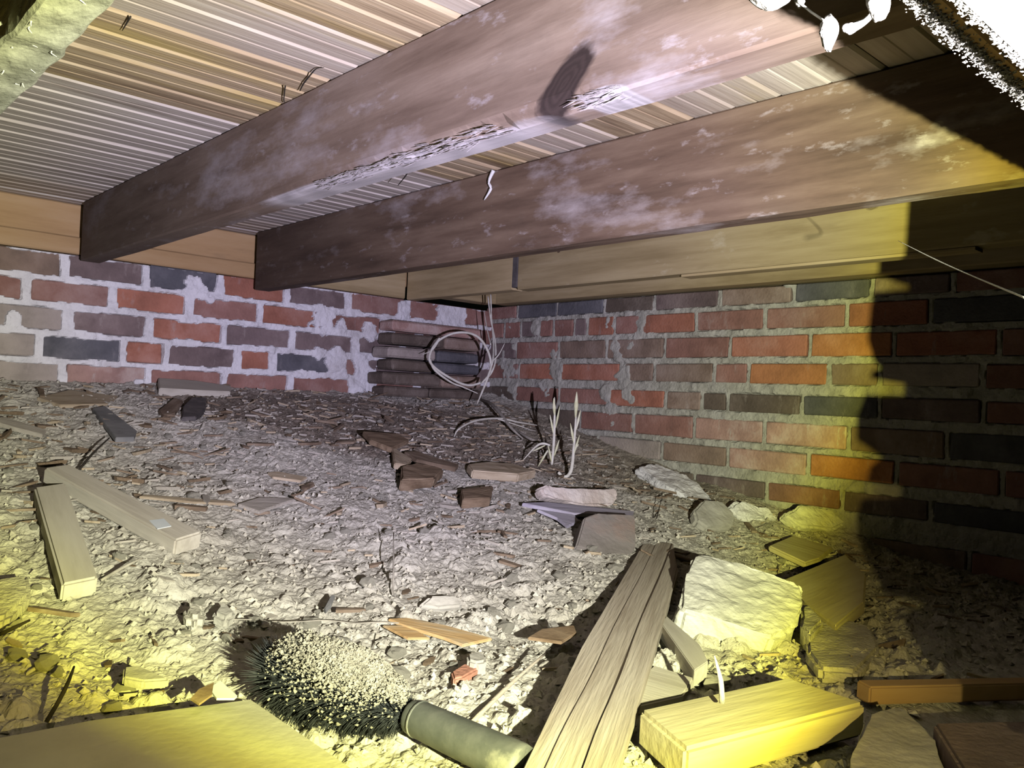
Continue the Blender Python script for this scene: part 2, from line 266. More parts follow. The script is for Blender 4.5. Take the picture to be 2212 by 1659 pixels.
def slab(name, px, lift, thick, m, label=None, cat=None, ax=(0, 1), bev=.003, noise=0.0, cuts=0, parent=None, jit=0.0, sink=None, **kw):
    """a flat-topped piece lying on the ground; px = outline of its top face in the photo, lift = height of that face above the dirt"""
    if isinstance(lift, tuple):
        vs_ = [p[1] for p in px]; lf = [float(np.interp(p[1], [min(vs_), max(vs_)], [lift[0], lift[1]])) for p in px]
    else: lf = lift if hasattr(lift, '__len__') else [lift] * len(px)
    P = np.array([gp(u, v, l) for (u, v), l in zip(px, lf)])
    c = P.mean(0); u_, s_, vt = np.linalg.svd(P - c); nrm = vt[2] * np.sign(vt[2][2])
    Q = []
    for (u, v), p_ in zip(px, P):
        r = ray(u, v); q_ = C0 + r * (((c - C0) @ nrm) / (r @ nrm)); Q.append(q_ if np.linalg.norm(q_ - p_) < .06 * np.linalg.norm(p_ - C0) else p_ - nrm * ((p_ - c) @ nrm))
    Q = np.array(Q); X = Q[ax[1]] - Q[ax[0]]; X -= nrm * (X @ nrm); X /= np.linalg.norm(X); Y = np.cross(nrm, X)
    cc = Q.mean(0); R3 = np.array([X, Y, nrm]).T; loc = (Q - cc) @ R3
    area = 0.5 * sum(loc[i][0] * loc[(i + 1) % len(loc)][1] - loc[(i + 1) % len(loc)][0] * loc[i][1] for i in range(len(loc)))
    if area < 0: loc = loc[::-1]
    bm = bmesh.new(); tv = [bm.verts.new((p[0], p[1], 0)) for p in loc]; bv = [bm.verts.new((p[0] + random.uniform(-jit, jit), p[1] + random.uniform(-jit, jit), -thick)) for p in loc]; n = len(loc)
    bm.faces.new(tv); bm.faces.new(bv[::-1])
    for i in range(n): bm.faces.new([tv[i], bv[i], bv[(i + 1) % n], tv[(i + 1) % n]])
    if bev: bmesh.ops.bevel(bm, geom=bm.edges[:], offset=bev, segments=2, affect='EDGES', clamp_overlap=True)
    if noise:
        bmesh.ops.triangulate(bm, faces=bm.faces[:])
        for _ in range(cuts or 2):
            le = [e for e in bm.edges if e.calc_length() > .006 * (1 if cuts < 4 else .6)]
            if le: bmesh.ops.subdivide_edges(bm, edges=le, cuts=1); bmesh.ops.triangulate(bm, faces=bm.faces[:])
        bm.normal_update(); sd = random.random() * 50; cs = [(v, v.normal.copy()) for v in bm.verts]
        co = np.array([v.co[:] for v, _ in cs]); nn = fbm(co[:, 0] * 60 + sd + co[:, 2] * 37, co[:, 1] * 60 + co[:, 2] * 41, 3, 4) - .5
        n2 = fbm(co[:, 0] * 16 + sd + co[:, 2] * 11, co[:, 1] * 16 + co[:, 2] * 14, 5, 2) - .5
        for (v, nv), a, b_ in zip(cs, nn, n2): v.co += nv * (a * noise + b_ * noise * 1.6)
    v, f = bm_out(bm); W = v @ R3.T + cc
    M = Matrix([[*R3[0], cc[0]], [*R3[1], cc[1]], [*R3[2], cc[2]], [0, 0, 0, 1]])
    M = M @ Matrix.Translation((0, 0, -thick)) if True else M
    o = mk(name, W, f, m, parent, M); return tag(o, label, cat, **kw)

# ------------------------------------------------------------------ floor
gx = np.arange(-.62, 1.885, .0034); gy = np.concatenate([np.arange(-.55, .4, .008), np.arange(.4, 2.18, .0034)])
X, Y = np.meshgrid(gx, gy); Z = G(X, Y)
dist = np.hypot(X, Y); t_ = np.clip((Y * .75 + X * .45 - .95) / .6, 0, 1)     # 0 loose clods near, 1 matted debris far
Z = Z + (fbm(X * 5, Y * 5, 11, 3) - .5) * .035 * np.clip((YW - Y) / .3 + .25, 0, 1)
cl = lumps(X + .01 * vn(X * 60, Y * 60, 3), Y + .01 * vn(X * 60, Y * 60, 4), .085, 21, .24, .2, .42) * .50 + lumps(X + .006 * vn(X * 90, Y * 90, 5), Y, .042, 31, .36, .22, .48) * .70 + lumps(X, Y, .021, 41, .44, .22, .5) * .75 + lumps(X, Y, .0105, 51, .5, .3, .5) * .60
soft = np.clip((X * .73 - Y * .68 + .75) * 2, 0, 1) * np.clip(fbm(X * 3, Y * 3, 77, 2) * 2.2 - .3, .25, 1)
fib = lumps(X, Y, .05, 61, .6, .2, .5, 2.3) * .28 + lumps(X, Y, .026, 71, .7, .2, .55, 2.2) * .5 + lumps(X, Y, .013, 81, .7, .3, .6, 1.8) * .5
Z = Z + cl * (1 - t_) * (.45 + .55 * fbm(X * 4, Y * 4, 99, 2)) + fib * .55 * (.25 + .75 * t_) + (fbm(X * 45, Y * 45, 12, 4) - .5) * .0065 + (fbm(X * 150, Y * 150, 13, 2) - .5) * .0025
ny, nx = X.shape; V = np.stack([X.ravel(), Y.ravel(), Z.ravel()], 1); i = np.arange(ny * nx).reshape(ny, nx)
Fq = np.stack([i[:-1, :-1].ravel(), i[:-1, 1:].ravel(), i[1:, 1:].ravel(), i[1:, :-1].ravel()], 1)
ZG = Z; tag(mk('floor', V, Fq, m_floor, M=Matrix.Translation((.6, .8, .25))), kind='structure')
def gz(x, y):
    a = np.clip(np.searchsorted(gx, x), 0, nx - 1); b = np.clip(np.searchsorted(gy, y), 0, ny - 1); return ZG[b, a]

# ------------------------------------------------------------------ brick walls
def wall(name, plane, rows, s0, s1, zb, zt, mmat, blobs, proud, over, bj=.0015, seed=3, recess=-.011):
    """plane 'Y': face y=YW looking -y, s=x.  plane 'X': face x=XW looking -x, s=y. rows: (z0,z1,[joint s..],codes)"""
    ds = .0034; s = np.arange(s0, s1 + ds, ds); z = np.arange(zb, zt, ds); SS, ZZ = np.meshgrid(s, z)
    wS = SS + (fbm(SS * 55, ZZ * 55, seed, 3) - .5) * .007; wZ = ZZ + (fbm(SS * 55, ZZ * 55, seed + 9, 3) - .5) * .008
    ins = np.full(SS.shape, -1.0); bricks = []
    for (z0, z1, js, gap, codes) in rows:
        js = sorted(js)
        for k in range(len(js) - 1):
            g_ = gap * random.uniform(.85, 1.15); a, b = js[k] + g_ / 2, js[k + 1] - g_ / 2
            if b - a < .008: continue
            zz0, zz1 = z0 + random.uniform(-.001, .001), z1 + random.uniform(-.001, .001); bricks.append((a, b, zz0, zz1, codes[k % len(codes)]))
            ins = np.maximum(ins, np.minimum(np.minimum(wS - a, b - wS), np.minimum(wZ - zz0, zz1 - wZ)))
    wv = over[0] + over[1] * np.clip(fbm(SS * 18, ZZ * 18, seed + 30, 3) * 2 - .8, 0, 1)
    bl = np.zeros_like(SS)
    for (cs_, cz_, r_) in blobs:
        q = np.hypot(SS - cs_, (ZZ - cz_)) / r_ + (fbm(SS * 40, ZZ * 40, seed + 50, 3) - .5) * 1.3; bl = np.maximum(bl, np.clip((1.05 - q) * 3, 0, 1))
    wv = wv + bl * .05
    j = np.clip((wv - ins) / .0035 + .5, 0, 1); j = j * j * (3 - 2 * j)
    d_ = recess + (proud - recess) * j + j * ((fbm(SS * 70, ZZ * 70, seed + 70, 4) - .5) * .006 + np.maximum(0, fbm(SS * 22, ZZ * 22, seed + 80, 3) - .5) * .016) + bl * j * .0035
    if plane == 'Y': V = np.stack([SS.ravel(), YW - d_.ravel(), ZZ.ravel()], 1)
    else: V = np.stack([XW - d_.ravel(), SS.ravel(), ZZ.ravel()], 1)
    ny, nx = SS.shape; i = np.arange(ny * nx).reshape(ny, nx); Fq = np.stack([i[:-1, :-1].ravel(), i[:-1, 1:].ravel(), i[1:, 1:].ravel(), i[1:, :-1].ravel()], 1)
    if plane == 'X': Fq = Fq[:, ::-1]
    # backing depth
    nv = len(V); ring = np.concatenate([i[0, :], i[1:, -1], i[-1, ::-1][1:], i[1:-1, 0][::-1]]); bk = V[ring].copy(); ax_ = 1 if plane == 'Y' else 0
    bk[:, ax_] = (YW if plane == 'Y' else XW) + .1; V2 = np.concatenate([V, bk]); m_ = len(ring); a = np.arange(m_); b = (a + 1) % m_
    sd = np.stack([ring[b], ring[a], nv + a, nv + b], 1)
    if plane == 'X': sd = sd[:, ::-1]
    W = mk(name, V2, np.concatenate([Fq, sd]), mmat, M=Matrix.Translation(((s0 + s1) / 2, YW, zb) if plane == 'Y' else (XW, (s0 + s1) / 2, zb)))
    tag(W, kind='structure')
    for (a, b, z0, z1, c) in bricks:
        pr = random.uniform(-.0015, .002)
        if plane == 'Y': v, f = box(a, b, YW - pr, YW + .09, z0, z1, .0025, bj)
        else: v, f = box(XW - pr, XW + .09, a, b, z0, z1, .0025, bj)
        mk('brick', v, f, B[c], W)
    return W
def lx(u, v): return ony(u, v, YW)[0]
def ry(u, v): return onx(u, v, XW)[1]
def bl(l, pl):
    out = []
    for (u, v, r) in l:
        p = ony(u, v, YW) if pl == 'Y' else onx(u, v, XW); q = ony(u, v + r, YW) if pl == 'Y' else onx(u, v + r, XW); out.append((p[0] if pl == 'Y' else p[1], p[2], np.linalg.norm(q - p)))
    return out
def back(js, step, lim, sgn):
    js = list(js); 
    while (js[-1] - lim) * sgn < 0: js.append(js[-1] + sgn * step)
    return js
LR = [(.838, .8925, [(140, 560), (316, 585), (474, 606), (619, 628), (751, 640), (878, 660), (1010, 670)], 'BPDRPrrr'),
      (.7745, .8255, [(57, 618), (243, 638), (407, 655), (562, 670), (700, 688), (826, 702), (905, 712), (1060, 725)], 'rrRrRrrrr'),
      (.7085, .7600, [(145, 695), (322, 708), (483, 720), (631, 730), (765, 745), (870, 755), (1060, 765)], 'TPRPPPPP'),
      (.6435, .6950, [(83, 750), (265, 768), (357, 775), (511, 788), (587, 795), (721, 790), (783, 795), (900, 805), (1060, 812)], 'TDRPRDrPP'),
      (.5760, .6310, [(135, 812), (318, 822), (483, 832), (624, 835), (760, 840), (900, 850), (1060, 860)], 'TWrrrrKKK')]
rows = []
for (z0, z1, js, codes) in LR:
    xs = [lx(u, v) for u, v in js] ; first = xs[0]; xs = [first - .205 * k for k in range(4, 0, -1)] + xs
    xs[-1] = 1.90; extra = {'B': 'PrB'}; rows.append((z0, z1, xs, .0185, ['r', 'P', 'D'] + list(codes)))
for q in range(1, 4): rows.append((.576 - .065 * q, .631 - .065 * q, [-.75 + .205 * k + (.1 if q % 2 else 0) for k in range(13)] + [1.9], .016, ['r', 'P', 'R']))
lb = bl([(700, 690, 30), (688, 668, 14), (420, 612, 20), (452, 650, 10), (690, 760, 16), (725, 775, 26), (740, 808, 12), (800, 715, 20), (826, 730, 14), (777, 780, 20), (790, 815, 30), (770, 835, 20), (735, 700, 18), (870, 670, 22), (975, 680, 40), (440, 640, 12), (300, 830, 12), (30, 690, 20), (585, 755, 10), (840, 700, 16)], 'Y')
wall('wall_left', 'Y', rows, -.75, 1.885, .36, .8935, m_mortl, lb, .0055, (.0010, .0085))
rz = lambda v: onx(1776, v, XW)[2]
RW = [(rz(647), rz(610), [(1116, 690), (1203, 660), (1305, 655), (1412, 645), (1555, 630), (1714, 622), (1884, 610), (2060, 590)], 'rDDKPBDPr'),
      (rz(706), rz(660), [(1089, 705), (1124, 705), (1164, 704), (1195, 703), (1240, 702), (1268, 701), (1327, 700), (1385, 697), (1503, 695), (1651, 690), (1828, 683), (2010, 680)], 'rrPrrPRrRrrR'),
      (rz(769), rz(722), [(1115, 750), (1206, 750), (1310, 750), (1435, 749), (1576, 748), (1748, 745), (1930, 742)], 'PrBBrROR'),
      (rz(830), rz(786), [(1119, 808), (1210, 808), (1339, 808), (1412, 808), (1541, 808), (1616, 808), (1790, 808), (1900, 808)], 'rRRBBrOBT'),
      (rz(897), rz(856), [(1112, 855), (1206, 860), (1312, 862), (1436, 866), (1514, 870), (1570, 872), (1732, 876), (1900, 880)], 'KrrRBKKDP'),
      (rz(968), rz(918), [(1140, 900), (1252, 915), (1367, 918), (1498, 924), (1650, 932), (1832, 940), (2045, 960)], 'KKrrWWB'),
      (rz(1030), rz(984), [(1170, 940), (1290, 955), (1429, 970), (1571, 985), (1745, 1000), (1935, 1025)], 'KKTBWOr'),
      (rz(1096), rz(1056), [(1350, 1000), (1500, 1025), (1655, 1055), (1817, 1090), (2010, 1120)], 'KKPrP')]
rows = []
for (z0, z1, js, codes) in RW:
    ys = sorted([ry(u, v) for u, v in js]); ys = [ys[0] - .213 * k for k in range(5, 0, -1)] + ys + [2.2]
    cd = list(codes)[::-1]; nb = len(ys) - 1; cd = ['r', 'P', 'B', 'r', 'D', 'r'][:max(0, nb - len(cd))] + cd; rows.append((z0, z1, ys, .0125, cd))
for q in range(1, 4): rows.append((.36 - .07 * q - .03, .36 - .07 * q + .025, [-.55 + .213 * k + (.1 if q % 2 else 0) for k in range(12)] + [2.2], .012, ['P', 'r', 'B']))
rb = bl([(1330, 745, 17), (1318, 700, 15), (1335, 770, 12), (1380, 690, 20), (1376, 720, 18), (1360, 745, 14), (1178, 835, 20), (1200, 800, 22), (1195, 765, 12), (1180, 850, 14), (1348, 815, 22), (1356, 855, 20), (1310, 850, 22), (1316, 885, 20), (1322, 915, 10), (1100, 800, 24), (1105, 840, 20), (1080, 760, 22), (1110, 740, 14), (1155, 710, 16), (1355, 680, 14), (1700, 615, 10), (1105, 700, 12), (1090, 870, 25), (1180, 690, 9)], 'X')
wall('wall_right', 'X', rows, -.6, 2.165, .12, .9085, m_mortr, rb, -.003, (-.0004, .0028), seed=120, recess=-.012)

# ------------------------------------------------------------------ ceiling: grooved boards
ceil = empty('ceiling', (.6, 1, 1.0175)); tag(ceil, kind='structure')
prof = [(0, .004), (.004, 0), (.030, .0006), (.0335, .0012), (.0350, .0003), (.0365, .0002), (.0665, .0014), (.0695, .0036), (.0725, .0), (.100, .0006), (.1045, .0012), (.106, .0002), (.1075, .0002), (.136, .0014), (.1392, .0040)]
k = 0
for q in range(-12, 7):
    y0 = 1.283 + .141 * q; m = m_decks[{-1: 1, -2: 1, -3: 2, -4: 1, -5: 2, 0: 0, 1: 0, 2: 0, 3: 0, 4: 0}.get(q, (q * 7) % 3)]
    nseg = 26; xs = np.linspace(-.72, 1.93, nseg + 1); V = []; np_ = len(prof); warp = random.uniform(-.0008, .0008)
    for x in xs:
        for (py, pz) in prof:
            V.append((x, y0 + py, 1.0165 + pz + warp + .0012 * (vn(np.array([x * 3.1]), np.array([y0 * 9 + py * 10]), 5)[0] - .5)))
        V.append((x, y0 + .1392, 1.045)); V.append((x, y0, 1.045))
    K = np_ + 2; Fc = [[i * K + j, i * K + (j + 1) % K, (i + 1) * K + (j + 1) % K, (i + 1) * K + j][::-1] for i in range(nseg) for j in range(K)]
    Fc += [list(range(K))[::-1], [nseg * K + j for j in range(K)]]
    o = mk('board', V, Fc, m, ceil, Matrix.Translation((.6, y0 + .07, 1.0165)))

# ------------------------------------------------------------------ joists and sills
def knot(o, c, rot, size, col): return (rot, c, size, col)
# joist 1 face at x=.555; object frame: origin (x,y,z), local x = world y, local y = -world x
def ploc(origin, p): return (p[1] - origin[1], -(p[0] - origin[0]), p[2] - origin[2])
o1 = (.577, 1.1, .875); kc = onx(1218, 180, .555); ka, kb = onx(1160, 256, .555), onx(1280, 100, .555); kph = math.atan2(kb[2] - ka[2], kb[1] - ka[1]); kln = math.hypot(kb[2] - ka[2], kb[1] - ka[1])
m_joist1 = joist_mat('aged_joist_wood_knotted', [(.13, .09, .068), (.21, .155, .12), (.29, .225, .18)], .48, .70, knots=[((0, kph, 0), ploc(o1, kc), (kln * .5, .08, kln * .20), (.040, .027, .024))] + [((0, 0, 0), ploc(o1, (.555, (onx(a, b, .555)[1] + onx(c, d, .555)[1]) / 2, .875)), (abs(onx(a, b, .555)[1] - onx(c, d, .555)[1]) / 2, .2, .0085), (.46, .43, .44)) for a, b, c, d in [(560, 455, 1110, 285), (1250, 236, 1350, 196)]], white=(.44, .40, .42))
def wane1(l, q, P):
    # bark edge chewed off the lower left arris between two stretches
    a = np.interp(l, [.3, .50, .56, .585, .60, .66, .8, 1.0, 1.3], [0, 0, .012, .004, .006, .016, .012, .006, 0]); n = .6 + .8 * float(vn(np.array([l * 50]), np.array([3.3]), 8)[0])
    w_ = np.clip((.884 - P[:, 1]) / .012, 0, 1) * np.clip((.572 - P[:, 0]) / .017, 0, 1); q[:, 0] += w_ * a * n; q[:, 1] += w_ * a * n * .8; return q
j1 = beam('floor_joist', .555, .599, .12, 2.125, .875, 1.0165, m_joist1, 'Y', origin=o1, wane=wane1, rough=.001, seed=4, seg=.012); tag(j1, 'thick brown floor joist with a big dark knot, nearest the middle of the ceiling', 'joist')
fz = []
for (ua, va, ub, vb, n_) in [(690, 412, 1096, 288, 260), (1255, 232, 1345, 196, 60)]:
    ya, yb = onx(ua, va, .556)[1], onx(ub, vb, .556)[1]
    for _ in range(n_):
        y = random.uniform(min(ya, yb), max(ya, yb)); z = .8755 + abs(random.gauss(0, .0028)); x = .5547 if z > .877 else random.uniform(.555, .572); l_ = random.uniform(.006, .026)
        a = random.gauss(0, .12); p = np.array([x, y, z if x < .555 else .8745]); q = p + np.array([random.uniform(-.0015, .0005), l_, l_ * a]); fz.append(tube_geo([p, (p + q) / 2 + [-.0003, 0, 0], q], [.0004, .0007, .0002], 4))
v, f = join(fz); tag(mk('frayed_fibres', v, f, mat('mouldy_fibre', [(.24, .21, .20), (.33, .30, .30), (.42, .39, .39)], scale=60), j1), 'pale frayed wood fibres along the lower edge', kind='stuff')
j2 = beam('floor_joist', .99, 1.034, .12, 2.125, .858, 1.0165, m_joist2, 'Y', rough=.0012, seed=8); tag(j2, 'brown floor joist with pale mould along its lower edge, second from the right wall', 'joist')
o3 = (1.528, .8, .888)
m_joist3 = mat('pale_pine_knotted', [(.28, .215, .11), (.38, .30, .165), (.46, .375, .22)], stretch=(.07, 1, 1), scale=36, bump=.4, patches=[((.16, .11, .05), 7, .56, .72, .6, (.2, 1, 1)), ((.58, .52, .38), 12, .62, .70, .6, (.5, 1, 1))], vary=.02,
               knots=[((0, 0, 0), ploc(o3, onx(1884, 443, 1.505)), (.012, .05, .009), (.25, .19, .12)), ((0, 0, 0), ploc(o3, onx(1535, 481, 1.505)), (.006, .05, .006), (.07, .045, .03)), ((0, 0, 0), ploc(o3, onx(1741, 438, 1.505)), (.004, .05, .004), (.10, .07, .04)), ((0, 0, 0), ploc(o3, onx(1207, 541, 1.505)), (.006, .05, .006), (.12, .08, .05))])
j3 = beam('floor_joist', 1.505, 1.548, .12, 1.632, .888, 1.0165, m_joist3, 'Y', origin=o3, seed=12, rough=.0008); tag(j3, 'yellowish pine floor joist running above the right brick wall', 'joist')
jb = beam('joist_block', 1.505, 1.548, 1.657, 2.145, .890, 1.0165, m_newwood, 'Y', seed=14, rough=.0006); tag(jb, 'short pale pine block between the long pine joist and the far wall', 'block')
v, f = box(1.5045, 1.546, 1.6345, 1.6555, .895, 1.012, .001); tag(mk('gap_shade_strip', v, f, m_char_and_shade), 'black strip as painted shade between the short pine block and the long pine joist', 'shade strip')  # added black strip, stands in for the shade inside an open gap
def wane0(l, q, P):
    n = float(vn(np.array([l * 30]), np.array([1.3]), 8)[0]) - .5; n2 = float(vn(np.array([l * 42]), np.array([7.3]), 8)[0]) - .5
    lowm = np.clip((.90 - P[:, 1]) / .03, 0, 1); q[:, 0] += lowm * np.where(P[:, 0] > .163, n, n2) * .010; q[:, 1] += lowm * n * .006; return q
j0 = beam('floor_joist', .140, .184, .12, 2.125, .875, 1.0165, m_dust, 'Y', rough=.002, seed=17, wane=wane0, seg=.008); tag(j0, 'dust caked grey floor joist crossing the upper left corner', 'joist')
fz = []
for _ in range(90):
    y = random.uniform(.5, 1.6); x = random.uniform(.142, .176); p = np.array([x, y, .876]); l_ = random.uniform(.003, .012); d_ = np.array([random.uniform(-.6, .6), random.uniform(-.4, .4), -1 * random.random()])
    fz.append(tube_geo([p, p + d_ * l_ * .5, p + d_ * l_ + np.array([random.uniform(-.006, .006), 0, 0])], [.0007, .0005, .0002], 4))
v, f = join(fz); tag(mk('dust_fibres', v, f, m_web, j0), kind='stuff')
rim = beam('rim_board', -.72, 1.86, YW + .012, YW + .05, .936, 1.0165, m_sill, 'X', seed=20, rough=.0008); tag(rim, 'dull tan rim board above the left brick wall, behind the joist ends', 'board')
sl = beam('sill_plate', -.72, 1.45, YW - .004, YW + .09, .8945, .936, m_sill, 'X', seed=22, rough=.0012); tag(sl, 'orange tan sill plate lying on top of the left brick wall', 'sill')
tag(beam('rim_board', 1.045, 1.500, YW - .018, YW - .006, .893, 1.0160, m_newwood, 'X', seed=26, rough=.0005), 'pale fresh board under the second joist, on the far wall beside the pine block', 'board')
srm = beam('sill_plate', XW - .045, XW + .04, -.5, 2.11, .910, .957, m_newwood, 'Y', seed=28, rough=.0008); tag(srm, 'yellowish sill plate lying on top of the right brick wall', 'sill')
tag(beam('sill_block', 1.60, XW - .048, 2.09, 2.155, .9085, .945, m_newwood, 'X', seed=29, rough=.0005), 'small pine ledge in the corner just above the pale vine', 'block')
tag(beam('wood_strip', 1.508, 1.545, .50, 1.10, .8815, .8875, m_newwood, 'Y', seed=31, rough=.0003, bev=.001), 'thin yellow strip under the long pine joist', 'strip')
tag(beam('rim_board', XW - .010, XW + .028, -.5, 2.10, .9575, 1.0165, m_sill, 'Y', seed=33, rough=.0008), 'rim board above the right brick wall, behind the pine joist', 'board')

# ------------------------------------------------------------------ front wall with opening and header above (near the camera)
m_head = m_whitedust
def waneh(l, q, P):
    n = float(fbm(np.array([l * 26]), np.array([1.3]), 8, 3)[0]) - .5; lowm = np.clip((.775 - P[:, 1]) / .02, 0, 1) * np.clip((P[:, 0] - .09) / .02, 0, 1); q[:, 0] += lowm * n * .010; q[:, 1] += lowm * n * .006; return q
h1 = beam('header_beam', -.75, 1.86, -.02, .103, .7355, .8735, m_whitedust, 'X', rough=.0022, seed=41, seg=.01); tag(h1, 'heavy header beam crusted with bright white dust, close overhead at upper right', 'beam')
h2 = beam('header_board', -.75, 1.86, .120, .134, .7578, .8735, m_sill, 'X', rough=.0006, seed=43, seg=.008); tag(h2, 'brown board with a ragged pale lower edge fixed in front of the white dusted beam', 'board')
HEAD = (h1, h2)
fw = empty('wall_front', (1.2, .06, .2)); tag(fw, kind='structure')
edge = [(.24, .66), (.47, .655), (.497, .6505), (.505, .655), (.521, .661), (.528, .664), (.534, .677), (.540, .662), (.545, .647), (.560, .6465), (.575, .655), (.590, .662), (.5925, .672), (.5955, .665), (.600, .661), (.610, .655), (.63, .657), (.65, .661), (.68, .662), (.714, .664)]
ez = np.array([a for a, _ in edge]); ex = np.array([b for _, b in edge])
zc = .25; r_ = 0
while zc < .70:
    z1 = min(zc + .056, .716); zs = sorted(set([zc, z1] + [a for a in ez if zc < a < z1])); xr = .66 + (.19 if r_ % 2 else .10)
    lft = [(float(np.interp(a, ez, ex)), a) for a in zs]; poly = lft + [(xr, z1), (xr, zc)]; n = len(poly)
    V = [(x, .024, z) for x, z in poly] + [(x, .128, z) for x, z in poly]; Fc = [list(range(n))[::-1], list(range(n, 2 * n))] + [[i, (i + 1) % n, n + (i + 1) % n, n + i] for i in range(n)]
    mk('brick', V, Fc, B['rPB'[r_ % 3]], fw)
    x = xr + .012
    while x < 1.86:
        v, f = box(x, min(x + .2, 1.86), .024, .128, zc, z1, .0025, .001); mk('brick', v, f, B[random.choice('rPBR')], fw); x += .212
    zc = z1 + .011; r_ += 1
v, f = box(.682, 1.86, .034, .118, .24, .716, 0); mk('mortar_core', v, f, m_mortr, fw)

# ------------------------------------------------------------------ corner pilaster of stacked bricks
pil = empty('brick_pilaster', ony(940, 850, 2.08) * [1, 1, 0] + [0, 0, .56]); tag(pil, 'stack of thin grimy bricks projecting from the far corner behind the pale vine', 'pilaster')
for (u0, u1, v0, v1, um, c) in [(850, 1046, 690, 713, 0, 'WT'), (848, 1040, 718, 743, 962, 'KB'), (840, 1036, 748, 772, 945, 'TD'), (848, 1038, 776, 799, 940, 'KD'), (828, 1042, 803, 830, 955, 'KB'), (832, 1044, 834, 856, 930, 'KK')]:
    yy = 2.075 + random.uniform(-.012, .012); z1 = ony(u0, v0, yy)[2]; z0 = ony(u0, v1, yy)[2]; xa, xb_ = ony(u0, v0, yy)[0], min(ony(u1, v0, yy)[0], XW - .012)
    xm = ony(um, v0, yy)[0] if um else None
    for (a, b, cc) in ([(xa, xm - .003, c[0]), (xm + .003, xb_, c[1])] if um else [(xa, xb_, c[0])]):
        bm = bmesh.new(); v, f = box(a, b, yy, YW - .012, z0, z1, .006, .002); bm.free(); mk('brick', v, f, B[cc], pil)

# ------------------------------------------------------------------ boards, stones and debris on the dirt
slab('loose_board', [(92, 1008), (160, 1000), (436, 1150), (432, 1166), (376, 1184)][0:0] or [(95, 1010), (150, 1002), (438, 1148), (380, 1166)], .030, .026, m_graywood, 'long grey board with a pale smear, lying under the left wall, upper one of two', 'board', ax=(0, 3))
slab('loose_board', [(74, 1052), (142, 1042), (212, 1246), (134, 1262)], [.026, .026, .028, .028], .024, m_graywood, 'short grey board at far left, its lower end nearest the camera, beside the longer one', 'board', ax=(0, 3))
slab('paper_scrap', [(322, 1124), (354, 1120), (370, 1136), (340, 1142)], .0315, .001, m_plastic, 'tiny white smear stuck on the long grey board', 'scrap', bev=0)
slab('hardboard_sheet', [(-260, 1640), (200, 1556), (545, 1508), (770, 1668), (900, 1790), (-150, 1900)], [.022, .022, .022, .024, .026, .03], .014, mat('dusty_flat_panel', [(.42, .40, .34), (.50, .48, .41), (.56, .54, .47)], scale=8, bump=.3, bscale=120, patches=[((.20, .17, .12), 10, .58, .72, .4, (1, 1, 1))]), 'large flat dusty hardboard sheet filling the lower left corner', 'sheet', ax=(0, 2))
plk = slab('long_plank', [(1387, 1176), (1420, 1171), (1454, 1174), (1465, 1235), (1432, 1346), (1377, 1528), (1330, 1680), (1262, 1900), (1010, 1900), (1258, 1396)], [.022, .022, .022, .023, .026, .031, .035, .042, .042, .026], .016, m_plank, 'long weathered plank with a lengthwise crack, pointing up from the bottom edge', 'plank', ax=(9, 0), bev=.002)
# crack and grooves as dark inlaid lines would be paint; build them as thin raised shakes of wood beside the crack
def on_obj_plane(o, u, v, up=0.0):
    M = np.array(WM[o.name]); n = M[:3, 2]; c = M[:3, 3]
    th = max(vv.co.z for vv in o.data.vertices); c = c + n * (th + up); r = ray(u, v); return C0 + r * (((c - C0) @ n) / (r @ n))
for (a, b, wd, nm) in [((1452, 1178), (1262, 1655), 26, 'wood_layer'), ((1418, 1174), (1180, 1655), 0, 'wood_layer')]:
    n = np.array(WM[plk.name])[:3, 2]
    ptsA = [np.array(on_obj_plane(plk, a[0] + (b[0] - a[0]) * t + math.sin(t * 13) * 2.0, a[1] + (b[1] - a[1]) * t)) for t in np.linspace(-0.0, 1.15, 22)]
    rgt = {1452: [(1457, 1180), (1464, 1235), (1432, 1346), (1377, 1528), (1300, 1770)]}.get(a[0])
    if rgt:   # right-hand slip of the plank, 2.5 mm proud, leaving the crack as its shadowed step
        R2 = []
        vs = [p[1] for p in rgt]; us = [p[0] for p in rgt]
        for t in np.linspace(0, 1.15, 22): vv = a[1] + (b[1] - a[1]) * t; R2.append(np.array(on_obj_plane(plk, float(np.interp(vv, vs, us)) - 3, vv)))
    else:
        R2 = [np.array(on_obj_plane(plk, (1450 + (1262 - 1450) * t) - 4, a[1] + (b[1] - a[1]) * t)) for t in np.linspace(0, 1.15, 22)]
    V = []; h_ = .0032 if rgt else .0014
    for p, q in zip(ptsA, R2): V += [p - n * .004, p + n * h_, q + n * h_, q - n * .004]
    Fc = [[i * 4 + j, i * 4 + (j + 1) % 4, (i + 1) * 4 + (j + 1) % 4, (i + 1) * 4 + j] for i in range(21) for j in range(4)] + [[3, 2, 1, 0], [84, 85, 86, 87]]
    M = WM[plk.name]; mk(nm, V, Fc, m_plank, plk, M)
slab('concrete_chunk', [(1497, 1203), (1512, 1198), (1600, 1212), (1706, 1256), (1738, 1262), (1736, 1290), (1724, 1352), (1672, 1378), (1640, 1366), (1560, 1340), (1475, 1318), (1466, 1306), (1480, 1250)], (.085, .018), .045, m_stonew, 'big pale broken concrete chunk right of the long plank', 'rock', ax=(0, 4), bev=.006, noise=.006, cuts=4, jit=.006)
slab('pine_offcut', [(1380, 1532), (1696, 1462), (1872, 1536), (1868, 1545), (1450, 1638), (1395, 1600), (1330, 1560)][0:0] or [(1380, 1532), (1700, 1462), (1872, 1518), (1481, 1618)], .040, .034, m_yelwood, 'thick pine offcut glowing yellow at its front edge, bottom right of the long plank', 'offcut', ax=(0, 1), bev=.004)
